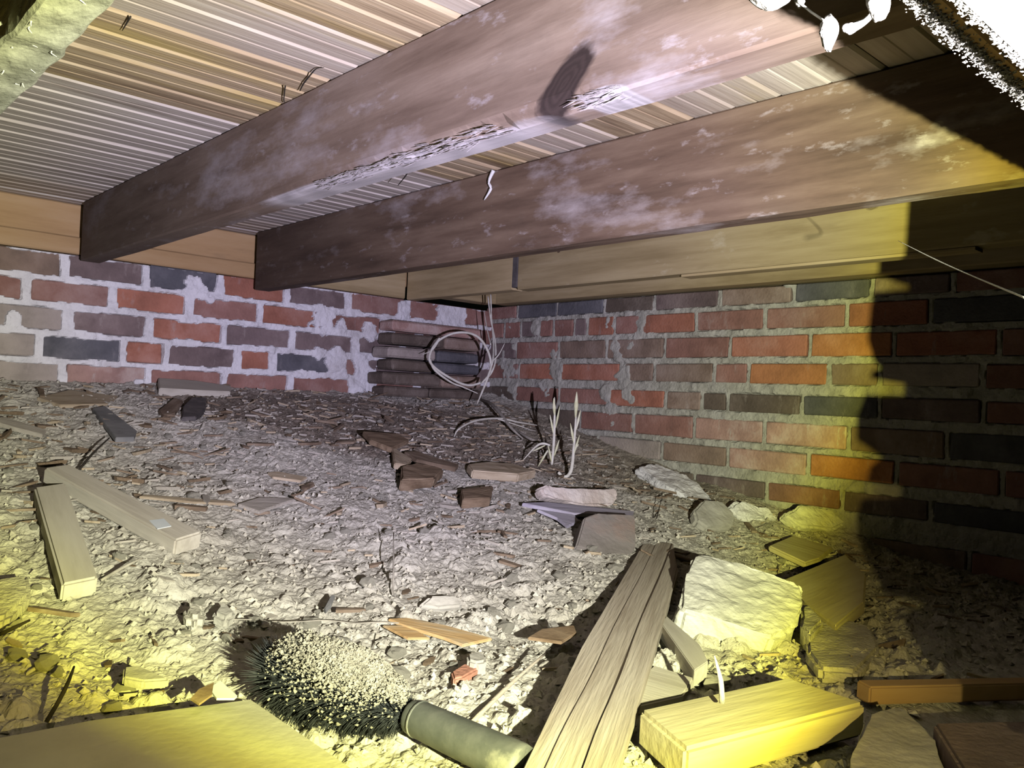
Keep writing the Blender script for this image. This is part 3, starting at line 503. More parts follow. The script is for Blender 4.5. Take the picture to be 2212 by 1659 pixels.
slab('half_board', [(1690, 1252), (1826, 1196), (1872, 1242), (1868, 1300), (1806, 1352), (1738, 1300)], .03, .02, m_yelwood, 'dull yellow board end sticking out behind the concrete chunk', 'board', ax=(1, 0))
slab('loose_board', [(1660, 1178), (1712, 1156), (1800, 1182), (1772, 1205), (1740, 1215)], .018, .012, m_yelwood, 'thin pale board half buried near the foot of the right wall', 'board', ax=(1, 2))
slab('brick_half', [(1262, 1118), (1290, 1107), (1372, 1112), (1374, 1178), (1362, 1200), (1300, 1192), (1244, 1180)], (.060, .010), .032, m_halfb, 'dark dusty half brick lying in front of the silvery bark strips', 'brick', ax=(1, 2), bev=.003, noise=.002, cuts=2)
slab('pale_brick', [(1168, 1052), (1186, 1046), (1228, 1060), (1334, 1054), (1338, 1072), (1324, 1092), (1260, 1092), (1216, 1080), (1175, 1070)], (.048, .010), .03, m_chalk, 'chalky pinkish broken brick below the pale shoots', 'brick', ax=(2, 3), bev=.005, noise=.005, cuts=3)
for (px, th, lb_) in [([(1128, 1086), (1180, 1084), (1370, 1104), (1366, 1114), (1240, 1108)], .008, 'long silvery bark strip behind the dark half brick'), ([(1160, 1100), (1240, 1112), (1252, 1124), (1226, 1136), (1205, 1118)], .006, 'short silvery bark strip with a torn end beside the dark half brick')]:
    slab('bark_strip', px, .02, th, m_purple, lb_, 'bark', ax=(0, 2), bev=.001)
slab('lath_strip', [(1428, 1346), (1440, 1330), (1512, 1392), (1530, 1428), (1500, 1448)], .03, .02, m_graywood, 'short grey lath poking out from under the right side of the plank', 'lath', ax=(0, 4), bev=.001)
slab('loose_board', [(1376, 1470), (1412, 1436), (1500, 1464), (1476, 1500), (1380, 1522)], .02, .012, m_graywood, 'grey board piece between the plank and the pine offcut', 'board', ax=(0, 3), bev=.002)
slab('orange_splinter', [(838, 1336), (880, 1334), (960, 1350), (1064, 1378), (1000, 1392), (960, 1376), (880, 1352)], .011, .004, m_orange, 'orange stained wood splinter lying in the dirt above the brush, right piece', 'splinter', ax=(0, 3), bev=.001)
slab('orange_splinter', [(826, 1350), (880, 1350), (930, 1378), (880, 1378)], .009, .003, m_orange, 'shorter orange stained splinter, left piece of the two', 'splinter', ax=(0, 1), bev=.001)
slab('tarpaper_piece', [(1140, 1376), (1170, 1358), (1240, 1350), (1246, 1366), (1214, 1386)], .02, .004, m_leaf, 'dark brown curled bark piece left of the plank shadow', 'bark', ax=(0, 2), bev=.001)
slab('slate_piece', [(200, 882), (226, 876), (296, 930), (290, 944), (250, 945)], .015, .01, m_slate, 'long slate grey shard near the left wall', 'shard', ax=(0, 3), bev=.001)
slab('charred_block', [(396, 876), (414, 858), (446, 858), (444, 880), (424, 900), (392, 902)], .02, .02, m_char_and_shade, 'small blackened wood block close to the left wall', 'block', ax=(0, 5), bev=.002)
slab('bark_slab', [(342, 886), (376, 858), (396, 866), (380, 892), (352, 900)], .014, .01, m_bark, 'flat brown bark piece left of the blackened block', 'bark', ax=(0, 1), bev=.002)
slab('lumber_scrap', [(342, 816), (424, 822), (500, 834), (498, 846), (420, 842), (344, 838)], .018, .03, m_graywood, 'short grey lumber scrap against the foot of the left wall', 'scrap wood', ax=(0, 2), bev=.002)
slab('tan_board', [(80, 858), (150, 842), (255, 855), (240, 872), (130, 874)], .012, .008, m_chips[1], 'tan sliver of board lying along the left wall', 'board', ax=(0, 2), bev=.001)
slab('grey_lath', [(-30, 904), (10, 900), (100, 928), (92, 938), (30, 922)], .012, .008, m_chips[2], 'pale lath running in from the left edge below the wall', 'lath', ax=(0, 2), bev=.001)
slab('bark_shell', [(784, 932), (860, 936), (884, 950), (846, 968), (800, 950)], .03, .012, m_chips[0], 'curled tan bark shell in the middle of the far debris', 'bark', ax=(0, 1), bev=.002, noise=.003)
slab('bark_shell', [(846, 962), (890, 990), (880, 1004), (852, 1000)], .025, .014, m_chips[1], 'upright tan bark flake just below the curled shell', 'bark', ax=(0, 1), bev=.002, noise=.003)
slab('rotten_wood', [(866, 1006), (910, 998), (960, 1012), (940, 1032), (866, 1036)], .03, .025, m_chips[0], 'crumbling brown chunk of rotten wood among the far debris', 'wood chunk', ax=(0, 2), bev=.003, noise=.006)
slab('rotten_wood', [(1010, 1002), (1060, 996), (1110, 1000), (1160, 1016), (1120, 1024), (1020, 1016)], .028, .02, m_chips[1], 'pale split log fragment left of the pale shoots', 'wood chunk', ax=(0, 3), bev=.003, noise=.003)
slab('rotten_wood', [(996, 1056), (1056, 1048), (1064, 1062), (1060, 1075), (1000, 1078)], .022, .02, m_chips[0], 'short brown wood stub below the split log', 'wood chunk', ax=(0, 1), bev=.002, noise=.003)
slab('long_bark', [(874, 976), (900, 974), (990, 1004), (984, 1010), (900, 992)], .024, .010, m_bark, 'dark slanting bark strip between the tan bark and the split log', 'bark', ax=(0, 2), bev=.001, noise=.002)
slab('wood_wedge', [(514, 1088), (560, 1074), (640, 1076), (560, 1104)], .012, .006, m_chips[2], 'thin wedge of wood with pale cut edges, centre left', 'wedge', ax=(1, 2), bev=.001)
slab('wood_strip', [(300, 1072), (310, 1068), (500, 1082), (510, 1088), (420, 1084)], .012, .004, m_chips[1], 'narrow pale strip leading to the thin wedge', 'strip', ax=(0, 2), bev=.001)
slab('wood_strip', [(578, 1020), (600, 1018), (664, 1030), (650, 1038), (590, 1030)], .01, .005, m_chips[1], 'small tan strip above the thin wedge', 'strip', ax=(0, 2), bev=.001)
slab('flat_stone', [(905, 1308), (930, 1284), (975, 1282), (1006, 1292), (1000, 1308), (950, 1314)], (.018, .004), .02, m_stoneg, 'flat grey stone half sunk in the dirt, centre', 'stone', ax=(0, 3), bev=.004, noise=.003, cuts=3)
slab('pebble', [(394, 1318), (408, 1302), (438, 1300), (450, 1316), (436, 1332), (408, 1332)], .022, .02, m_floor, 'rounded clay coloured pebble, lower left, left one of a pair', 'pebble', ax=(0, 3), bev=.006, noise=.003, cuts=3)
slab('pebble', [(456, 1322), (470, 1304), (496, 1302), (512, 1322), (490, 1336)], .02, .018, m_stoneg, 'flat grey pebble, lower left, right one of a pair', 'pebble', ax=(0, 3), bev=.005, noise=.003, cuts=3)
slab('pebble', [(1008, 1412), (1030, 1404), (1050, 1412), (1052, 1426), (1030, 1430), (1010, 1424)], .026, .02, m_stoneg, 'grey pebble resting on a red brick chip', 'pebble', ax=(0, 3), bev=.003, noise=.002, cuts=2)
slab('brick_chip', [(975, 1450), (1000, 1434), (1048, 1424), (1040, 1440), (1000, 1462), (980, 1466)], .018, .016, brickm('brick_salmon', (.50, .24, .17), .2), 'salmon red brick chip below the grey pebble', 'brick chip', ax=(0, 2), bev=.002)
slab('flat_stone', [(1498, 1100), (1520, 1078), (1560, 1080), (1590, 1110), (1580, 1140), (1530, 1142), (1505, 1124)], (.05, .006), .03, m_stoneg, 'rounded flat stone at the foot of the right wall', 'stone', ax=(0, 3), bev=.006, noise=.004, cuts=3)
slab('mortar_lump', [(1370, 1006), (1420, 1000), (1490, 1030), (1540, 1068), (1560, 1092), (1510, 1088), (1440, 1050)], (.035, .008), .03, m_mortl, 'long slumped lump of grey mortar against the right wall', 'mortar', ax=(0, 3), bev=.010, noise=.010, cuts=4)
slab('mortar_lump', [(1578, 1090), (1600, 1076), (1660, 1098), (1690, 1112), (1640, 1126), (1590, 1112)], (.045, .006), .03, m_mortl, 'pale mortar lump at the wall foot, middle of the row', 'mortar', ax=(0, 3), bev=.010, noise=.010, cuts=4)
slab('mortar_lump', [(1692, 1108), (1730, 1090), (1790, 1096), (1830, 1130), (1800, 1144), (1730, 1136)], (.05, .006), .035, m_stonew, 'yellow lit mortar lump at the wall foot, nearest the deep shadow', 'mortar', ax=(0, 3), bev=.006, noise=.009, cuts=4)
slab('flat_stone', [(1836, 1640), (1870, 1540), (1950, 1520), (2020, 1600), (2060, 1690), (1820, 1720)], .04, .05, m_stoneg, 'grey angular stone at the bottom right in dim light', 'stone', ax=(0, 3), bev=.006, noise=.003, cuts=3)
slab('loose_brick', [(2016, 1560), (2220, 1556), (2330, 1640), (2090, 1680)], .05, .055, B['P'], 'loose brick lying in the shadow at the bottom right corner', 'brick', ax=(0, 1), bev=.003)
slab('long_lath', [(1850, 1468), (2230, 1462), (2236, 1476), (1880, 1484)], .03, .02, m_sill, 'thin lath lying in deep shadow at the right edge', 'lath', ax=(0, 1), bev=.002)
slab('flat_stone', [(1748, 1356), (1790, 1330), (1880, 1350), (1900, 1400), (1850, 1450), (1770, 1440), (1738, 1400)], .02, .02, m_floor, 'dirt coloured flat stone in the dim area right of the concrete chunk', 'stone', ax=(0, 3), bev=.005, noise=.004, cuts=3)
slab('yellow_clod', [(1732, 1310), (1750, 1306), (1780, 1338), (1750, 1368), (1728, 1350)], .03, .03, m_floor, 'small crusty clod touching the lower right of the concrete chunk', 'clod', ax=(0, 2), bev=.004, noise=.005, cuts=3)
slab('plastic_flake', [(452, 1486), (476, 1470), (512, 1502), (506, 1508), (468, 1508)], .035, .002, m_plastic, 'small white plastic flake at the tip of the hardboard sheet', 'flake', ax=(0, 3), bev=0)
slab('dry_leaf', [(412, 1508), (430, 1488), (462, 1474), (458, 1500), (430, 1520)], .035, .002, m_leaf, 'curled brown leaf left of the white plastic flake', 'leaf', ax=(0, 2), bev=0)
slab('slate_piece', [(700, 1312), (714, 1286), (724, 1284), (716, 1304), (704, 1318)], .02, .006, m_slate, 'small dark shard standing in the dirt, centre left', 'shard', ax=(0, 2), bev=.001)
slab('slate_piece', [(268, 1440), (300, 1436), (368, 1466), (310, 1470), (265, 1462)], .02, .01, m_stoneg, 'grey flat shard above the lower left sheet', 'shard', ax=(0, 2), bev=.002)
slab('pebble', [(1184, 1344), (1200, 1338), (1210, 1352), (1194, 1360)], .018, .014, m_stoneg, 'tiny grey pebble left of the plank shadow', 'pebble', ax=(0, 2), bev=.002)
slab('clay_block', [(0, 1250), (60, 1240), (66, 1282), (20, 1330), (-40, 1340), (-40, 1262)], .022, .02, m_floor, 'flat clay coloured block at the left edge of the picture', 'block', ax=(0, 1), bev=.005, noise=.003, cuts=3)
# white twine
tube('twine', [gp(u, v, .010) for u, v in [(440, 1342), (520, 1338), (620, 1344), (700, 1340), (770, 1346), (830, 1344), (930, 1352)]], .0008, m_greyvine, 'thin white twine lying across the dirt above the brush', 'twine')
# sticks
for (pts, r, m, lb_) in [([(848, 1286, .006), (850, 1230, .03), (850, 1150, .05)], .0014, m_greyvine, 'thin upright twig standing in the open dirt, centre'),
                         ([(218, 1254, .008), (262, 1228, .02), (306, 1206, .03)], .0022, m_greyvine, 'thin dark twig beside the lower end of the short grey board'),
                         ([(168, 1018, .006), (200, 980, .015), (236, 946, .02)], .0022, m_black, 'long thin stick leaning from the slate shard toward the boards'),
                         ([(1020, 1560, .010), (1100, 1480, .02), (1180, 1410, .022)], .0024, m_plank, 'slender splinter rod left of the plank'),
                         ([(100, 1560, .01), (140, 1490, .03), (160, 1440, .03)], .0020, m_black, 'thin dark twig above the lower left sheet'),
                         ([(0, 1370, .01), (30, 1356, .02), (64, 1340, .02)], .0022, m_black, 'dark twig at the left edge'),
                         ([(1250, 1350, .01), (1120, 1400, .01), (1080, 1460, .01)][0:0] or [(1424, 1100, .005), (1418, 1120, .02), (1430, 1075, .04)], .0012, m_black, 'fine dark twig right of the silvery bark')]:
    tube('twig', [gp(u, v, l) for u, v, l in pts], [r, r, r * .5], m, lb_, 'twig', k=3)
P0 = on_obj = gp(1560, 1518, .046)
tube('twig', [P0, P0 + np.array([-.004, .0, .022]), P0 + np.array([-.010, .004, .045])], [.0028, .0026, .0005], m_chips[2], 'pale splinter standing upright on the pine offcut', 'splinter', k=3)
# sprig by the left wall
sp = gp(400, 838, .01); sg = empty('dry_sprig', sp); tag(sg, 'dark dry sprig with a curled leaf standing at the foot of the left wall', 'sprig')
tube('stem', [gp(408, 846, .0), pd(412, 820, 2.2), pd(424, 800, 2.2), pd(430, 782, 2.2)], [.002, .0015, .001, .0005], m_black, parent=sg, k=3)
for (u, v) in [(422, 806), (428, 792), (431, 784), (412, 822), (402, 826)]:
    c = pd(u, v, 2.2); vv = [c + ray(u, v) * 0 + np.array(q) for q in [(-.006, 0, -.003), (0, -.002, -.006), (.006, 0, .002), (0, .002, .007)]]; mk('leaf', vv + [x + np.array([0, .001, .0]) for x in vv], [[0, 1, 2, 3], [7, 6, 5, 4], [0, 4, 5, 1], [1, 5, 6, 2], [2, 6, 7, 3], [3, 7, 4, 0]], m_black, sg)

# ------------------------------------------------------------------ vine coil, ground vine, shoots
dv = 2.42
vn_ = empty('curled_vine', pd(1052, 800, dv)); tag(vn_, 'thin pale dead vine hanging from the sill in a loop in front of the corner', 'vine')
tube('stem', [pd(1060, 636, dv + .12), pd(1062, 690, dv + .1), pd(1066, 740, dv + .06), pd(1064, 780, dv), pd(1052, 820, dv), pd(1040, 850, dv), pd(1030, 874, dv)], [.0022, .0024, .0026, .0035, .0036, .003, .0010], m_vine, parent=vn_)
tube('stem', [pd(1054, 640, dv + .12), pd(1060, 690, dv + .1), pd(1070, 740, dv + .06), pd(1068, 790, dv + .02), pd(1046, 822, dv + .02), pd(1010, 832, dv + .02), pd(970, 815, dv + .02), pd(935, 790, dv), pd(928, 768, dv), pd(945, 738, dv), pd(980, 720, dv), pd(1015, 720, dv), pd(1040, 735, dv), pd(1058, 770, dv), pd(1058, 805, dv), pd(1040, 828, dv)], [.002, .0024, .003, .0036, .004, .004, .0036, .0035, .004, .0036, .003], m_vine, parent=vn_)
tube('stem', [pd(938, 746, dv), pd(950, 730, dv), pd(935, 755, dv), pd(912, 766, dv)], [.003, .003, .002, .0008], m_vine, parent=vn_)
tube('stem', [pd(928, 775, dv), pd(940, 800, dv), pd(975, 826, dv), pd(1000, 836, dv), pd(1032, 850, dv)], [.003, .0038, .003, .002, .0012], m_vine, parent=vn_)
tube('stem', [pd(1066, 778, dv), pd(1078, 765, dv), pd(1090, 742, dv)], [.002, .0018, .0008], m_vine, parent=vn_)
tube('stem', [pd(1046, 672, dv + .1), pd(1052, 710, dv + .06), pd(1060, 745, dv)], [.0008, .0016, .002], m_vine, parent=vn_)
gv = empty('ground_vine', gp(1090, 900, .02)); tag(gv, 'dull grey vine arching over the dirt from the corner to the shoots', 'vine')
tube('stem', [gp(1036, 862, .01), gp(1060, 872, .05), gp(1082, 895, .05), gp(1105, 925, .03), gp(1130, 948, .008)], [.003, .005, .0055, .004, .002], m_greyvine, parent=gv)
tube('stem', [gp(1110, 925, .02), gp(1140, 945, .025), gp(1170, 958, .02), gp(1190, 960, .01)], [.003, .004, .004, .003], m_greyvine, parent=gv)
gw = empty('pale_runner', gp(1080, 920, .02)); tag(gw, 'white thin runner bowed over the dirt left of the shoots', 'vine')
tube('stem', [gp(980, 946, .004), gp(992, 926, .03), gp(1030, 908, .045), gp(1080, 904, .045), gp(1120, 912, .035), gp(1168, 920, .02)], [.0008, .0024, .003, .003, .0028, .001], m_vine, parent=gw)
tube('stem', [gp(1075, 905, .045), gp(1110, 916, .035), gp(1150, 930, .02)], [.002, .002, .0008], m_vine, parent=gw)
def shoot(label, base, tip, r, leaves, d0, extra=()):
    e_ = empty('pale_shoot', pd(*base, d0)); tag(e_, label, 'shoot')
    P = [pd(u, v, d0) for u, v in [base, *extra, tip]]; tube('stem', P, [r * .9, r, r * 1.1, r * .7, r * .3], m_vine, parent=e_)
    for (u0, v0, u1, v1, rr) in leaves:
        a = pd(u0, v0, d0); b = pd(u1, v1, d0 - .01); tube('bud', [a, (a + b) / 2, b], [.0012, rr, .0006], m_shoot, parent=e_, k=3)
ds_ = float(np.linalg.norm(gp(1210, 1026, 0) - C0)) / float(np.linalg.norm(ray(1210, 1026))) - .01
shoot('tall pale shoot, right one of the pair, bending up from a hooked base', (1206, 1020), (1245, 850), .0042, [(1243, 905, 1246, 846, .006), (1244, 930, 1254, 886, .0035), (1240, 960, 1232, 914, .0035), (1238, 985, 1252, 940, .003), (1240, 970, 1250, 960, .003)], ds_, [(1214, 1028), (1226, 1028), (1235, 1010), (1240, 960), (1244, 900)])
shoot('tall pale shoot, left one of the pair, with side buds', (1192, 1004), (1198, 858), .0034, [(1198, 900, 1196, 860, .005), (1196, 940, 1188, 896, .003), (1200, 925, 1209, 878, .003), (1197, 985, 1208, 950, .003), (1192, 1000, 1184, 962, .003)], ds_ + .03, [(1196, 960), (1198, 900)])
shoot('low pale shoot leaning left at the foot of the tall pair', (1188, 962), (1130, 994), .003, [(1186, 968, 1162, 1008, .003), (1178, 962, 1150, 975, .0025)], ds_ + .04, [(1172, 958), (1156, 966)])

# ------------------------------------------------------------------ brush
br = empty('dusty_brush', gp(740, 1500, 0)); tag(br, 'black bristle brush with grey handle, half covered in sawdust, bottom centre', 'brush')
A = gp(600, 1450, .030); Bp = gp(880, 1542, .030); E1 = gp(886, 1545, .030); E2 = gp(1118, 1652, .028); ax_ = (Bp - A); Lb = np.linalg.norm(ax_); ax_ /= Lb
tube('core', [A, Bp, E1], .004, m_wire, parent=br, k=2)
hd = []; side = np.cross(ax_, [0, 0, 1]); side /= np.linalg.norm(side); up_ = np.cross(side, ax_)
for _ in range(5200):
    t = random.random() ** .9; c = A + ax_ * Lb * t; rr = np.interp(t, [0, .15, .6, .9, 1], [.036, .047, .044, .028, .016]); th = random.uniform(0, 2 * math.pi)
    dr = math.cos(th) * side + math.sin(th) * up_ + ax_ * (random.gauss(-.05, .12) - (1.2 * (1 - t / .12) if t < .12 else 0)); dr /= np.linalg.norm(dr); l_ = rr * random.uniform(.75, 1.1)
    e_ = c + dr * l_; gzv = G1(e_[0], e_[1]) + .004 if _ % 4 == 0 else -1
    b_ = np.cross(dr, ax_ + .1 * side); b_ /= np.linalg.norm(b_) + 1e-9; hd.append((c, c + dr * l_ * .6 + np.array([0, 0, -.001]), e_, b_ * .0007))
V = []; Fc = []
for (a, b, c, q) in hd:
    i = len(V); p_ = np.cross(b - a, q); p_ = p_ / (np.linalg.norm(p_) + 1e-9) * .0006; V += [a - q, a + q, a + p_, b - q, b + q, b + p_, c]
    Fc += [[i, i + 1, i + 4, i + 3], [i + 1, i + 2, i + 5, i + 4], [i + 2, i, i + 3, i + 5], [i + 3, i + 4, i + 6], [i + 4, i + 5, i + 6], [i + 5, i + 3, i + 6]]
tag(mk('bristles', V, Fc, m_bristle, br), kind='stuff')
tube('handle', [E1, E1 + (E2 - E1) * .02, E1 + (E2 - E1) * .1, E1 + (E2 - E1) * .5, E2, E2 + (E2 - E1) * .03], [.008, .0145, .016, .017, .018, .015], m_handle, parent=br, k=3, n=20)
tube('handle_ring', [E1 + (E2 - E1) * .085, E1 + (E2 - E1) * .105], .0166, m_handle, parent=br, k=0, n=20)
tube('wire_end', [pd(880, 1545, .86), pd(868, 1572, .86), pd(874, 1600, .87)], .0012, m_wire, parent=br, k=4)
def crumbs(n, fp, smin, smax, flat=.7):
    C = fp(n); s = smin + (smax - smin) * rng.random(n) ** 2.6
    base = np.array([[1, 0, 0], [-1, 0, 0], [0, 1, 0], [0, -1, 0], [0, 0, 1], [0, 0, -1.]]); fc = np.array([[0, 2, 4], [2, 1, 4], [1, 3, 4], [3, 0, 4], [2, 0, 5], [1, 2, 5], [3, 1, 5], [0, 3, 5]])
    V = base[None] * (s[:, None, None] * (.55 + .7 * rng.random((n, 6, 1)))); V += (rng.random((n, 6, 3)) - .5) * s[:, None, None] * .5
    an = rng.random(n) * 6.28; c_, s_ = np.cos(an)[:, None], np.sin(an)[:, None]; x = V[..., 0] * c_ - V[..., 1] * s_; y = V[..., 0] * s_ + V[..., 1] * c_; V[..., 0] = x; V[..., 1] = y; V[..., 2] *= flat
    V += C[:, None, :]; V[..., 2] += s[:, None] * .25; Fc = (fc[None] + (np.arange(n) * 6)[:, None, None]).reshape(-1, 3); return V.reshape(-1, 3), Fc
def edge_dust(y, z, sy, sz):
    def fn(n):
        x = rng.uniform(.2, .75, n); a = .4 + 1.2 * fbm(x * 60, x * 0 + y * 50, 5, 3); return np.stack([x, y + rng.normal(0, sy, n), z + np.minimum(rng.normal(0, sz, n), sz * 1.2) * a], 1)
    return fn
v, f = crumbs(16000, edge_dust(.1295, .7576, .0022, .0010), .0004, .0012); tag(mk('dust_crust', v, f, m_whitedust, HEAD[1]), kind='stuff')
v, f = crumbs(9000, edge_dust(.1015, .7364, .0014, .0010), .0004, .0012); tag(mk('dust_crust', v, f, m_whitedust, HEAD[0]), kind='stuff')
def on_brush(n):
    out = []
    while len(out) < n:
        t = random.gauss(.60, .17) if random.random() < .7 else random.gauss(.5, .27); th = random.gauss(math.pi / 2 - .25, .36) if random.random() < .7 else random.gauss(math.pi / 2 - .1, .7)
        if not 0.02 < t < 1: continue
        rr = np.interp(t, [0, .15, .6, .9, 1], [.036, .045, .043, .028, .016]) * random.uniform(.78, 1.03); out.append(A + ax_ * Lb * t + rr * (math.cos(th) * side + math.sin(th) * up_))
    return np.array(out)
v, f = crumbs(17000, on_brush, .0006, .0026); tag(mk('sawdust', v, f, m_saw, br), kind='stuff')

# ------------------------------------------------------------------ loose crumbs and splinters
def in_view(n, far=False):
    out = []
    while len(out) < n:
        x = rng.uniform(-.5, 1.82, 4000); y = rng.uniform(.35, 2.15, 4000); d_ = np.hypot(x, y); pr = (rng.random(4000) < (np.clip((d_ - 1.1) / 1.0, .05, 1) if far else np.clip(1.45 - d_ * .55, .12, 1)))
        out += list(zip(x[pr], y[pr]))
    P = np.array(out[:n]); return np.stack([P[:, 0], P[:, 1], gz(P[:, 0], P[:, 1])], 1)
v, f = crumbs(20000, in_view, .0010, .0066); tag(mk('dirt_crumbs', v, f, m_clod), 'loose crumbs of pale dry dirt scattered over the whole ground', 'dirt', kind='stuff')
def splinters(n, m, name, label, cat, lmin, lmax, far):
    P = in_view(n, far); V = []; Fc = []
    for p in P:
        l_ = random.uniform(lmin, lmax) * random.random() ** .6 / 2; w_ = l_ * random.uniform(.05, .28); h_ = .0012 + w_ * random.uniform(.1, .3); a = random.gauss(-.35, .7); tl = random.gauss(0, .16)
        dx = np.array([math.cos(a), math.sin(a), math.sin(tl)]); dy = np.array([-math.sin(a), math.cos(a), random.gauss(0, .2)]); i = len(V); c = p + np.array([0, 0, .002 + abs(math.sin(tl)) * l_ * .5])
        for sx, sy in [(-1, -.6), (.8, -1), (1.1, .3), (-.7, 1)]:
            q = c + dx * l_ * sx + dy * w_ * sy; V += [q + [0, 0, h_], q - [0, 0, h_]]
        Fc += [[i, i + 2, i + 4, i + 6], [i + 7, i + 5, i + 3, i + 1], [i, i + 1, i + 3, i + 2], [i + 2, i + 3, i + 5, i + 4], [i + 4, i + 5, i + 7, i + 6], [i + 6, i + 7, i + 1, i]]
    tag(mk(name, V, Fc, m), label, cat, kind='stuff')
splinters(600, m_bark, 'bark_litter', 'matted dark bark litter covering the far ground', 'litter', .02, .07, True)
splinters(1300, m_chips[2], 'fibre_litter', 'fine grey wood fibres strewn over the ground', 'litter', .010, .034, True)
splinters(450, m_chips[1], 'sliver_litter', 'fine pale wood slivers strewn over the ground', 'litter', .012, .05, True)
# individual chips and clods
def protos():
    out = []
    for kx in range(6):
        n = random.choice([5, 6, 7]); w_ = random.uniform(.25, .5); pts = [(math.cos(2 * math.pi * i / n + random.uniform(-.2, .2)) * .5, math.sin(2 * math.pi * i / n + random.uniform(-.2, .2)) * .5 * w_) for i in range(n)]
        V = [(x, y, .06 + random.uniform(-.02, .03)) for x, y in pts] + [(x * .9, y * .9, -.05) for x, y in pts]; out.append((V, [list(range(n)), list(range(n, 2 * n))[::-1]] + [[i, n + i, n + (i + 1) % n, (i + 1) % n] for i in range(n)]))
    return out
src = []
for i, (V, Fc) in enumerate(protos()):
    me = bpy.data.meshes.new('wood_chip'); me.from_pydata(V, [], Fc); me.materials.append(m_chips[i % 3]); src.append(me)
clod = []
for i in range(5):
    bm = bmesh.new(); bmesh.ops.create_icosphere(bm, subdivisions=2, radius=.5)
    for v_ in bm.verts: v_.co *= random.uniform(.68, 1.15); v_.co.z *= .7; v_.co.x *= 1.15
    me = bpy.data.meshes.new('dirt_clod'); bm.to_mesh(me); bm.free(); me.materials.append(m_clod); clod.append(me)
def scatter(meshes, name, label, cat, group, n, smin, smax, region, sink):
    P = []; word = {}
    def near(u, v):
        a = min(LAND, key=lambda a: (a[0] - u) ** 2 + (2 * (a[1] - v)) ** 2); du, dv = u - a[0], 2 * (v - a[1]); r_ = math.hypot(du, dv)
        if r_ < 22: return 'against ' + a[2]
        k_ = int(((math.degrees(math.atan2(dv, du)) + 382.5) % 360) // 45); return ('' if r_ < 110 else 'far ') + ['right of', 'lower right of', 'below', 'lower left of', 'left of', 'upper left of', 'above', 'upper right of'][k_] + ' ' + a[2]
    while len(P) < n:
        u = random.uniform(*region[0]); v = random.uniform(*region[1]); p = gp(u, v, 0)
        if p[1] > 2.1 or p[0] > 1.80 or p[0] < -.5 or p[1] < .2: continue
        P.append((p, u, v))
    for p, u, v in P:
        o = bpy.data.objects.new(name, random.choice(meshes)); S.collection.objects.link(o); s = random.uniform(smin, smax); zz = float(gz(p[0], p[1]))
        o.location = (p[0], p[1], zz + s * sink); o.scale = (s, s, s); o.rotation_euler = (random.gauss(0, .18), random.gauss(0, .18), random.gauss(-.4, .9)); tag(o, label.replace('*', ['small', 'mid-sized', 'larger'][min(2, int(3 * (s - smin) / (smax - smin)))]) + ' ' + near(u, v), cat, group)
LAND = [(u, v, t) for u, v, t in [(130, 1080, 'the paired grey boards'), (400, 1170, 'the near end of the long grey board'), (240, 910, 'the slate shard'), (420, 880, 'the blackened block'), (60, 915, 'the pale lath at the left'), (160, 855, 'the tan sliver by the left wall'), (620, 850, 'the far end of the left wall'), (820, 945, 'the curled bark shell'), (900, 1020, 'the rotten wood chunk'), (1080, 1010, 'the split log fragment'), (570, 1090, 'the thin wood wedge'), (620, 1025, 'the small tan strip'),
        (1050, 910, 'the white runner'), (1210, 1020, 'the pale shoots'), (1250, 1070, 'the chalky pink brick'), (1310, 1150, 'the dark half brick'), (1180, 1120, 'the silvery bark strips'), (1450, 1050, 'the slumped mortar lump'), (1540, 1110, 'the flat stone at the wall'), (960, 1300, 'the sunken grey stone'), (850, 1220, 'the upright twig'), (430, 1315, 'the pair of pebbles'), (950, 1360, 'the orange splinters'), (1200, 1370, 'the dark curled bark'), (1020, 1420, 'the red brick chip'),
        (700, 1310, 'the small dark shard'), (480, 1490, 'the white flake'), (600, 1430, 'the brush bristles'), (1080, 1480, 'the slender splinter rod'), (1600, 1280, 'the concrete chunk'), (1480, 1400, 'the short lath'), (1750, 1180, 'the half buried board'), (1800, 1390, 'the flat stone in the dim right side'), (20, 1290, 'the clay block'), (150, 1480, 'the dark twig by the sheet'), (300, 1250, 'the twig by the short grey board'), (650, 1180, 'the open patch left of the upright twig'), (1050, 1180, 'the open patch right of the upright twig'), (1700, 1430, 'the back edge of the pine offcut'), (720, 980, 'the matted litter in the middle'), (400, 990, 'the litter right of the slate shard')]]
scatter(src, 'wood_chip', '* loose wood chip', 'wood chip', 'small wood chips on the far dirt', 150, .02, .055, ((0, 1350), (850, 1120)), .05)
scatter(src, 'wood_flake', '* wood flake', 'wood flake', 'small wood flakes on the near dirt', 50, .01, .028, ((0, 1700), (1120, 1500)), .05)
scatter(clod, 'dirt_clod', '* rough dirt clod', 'clod', 'dry clods on the near ground', 80, .010, .026, ((0, 1750), (1180, 1560)), .12)
scatter(clod, 'dirt_lump', '* dry dirt lump', 'clod', 'dirt lumps on the far ground', 60, .008, .020, ((0, 1750), (900, 1180)), .12)

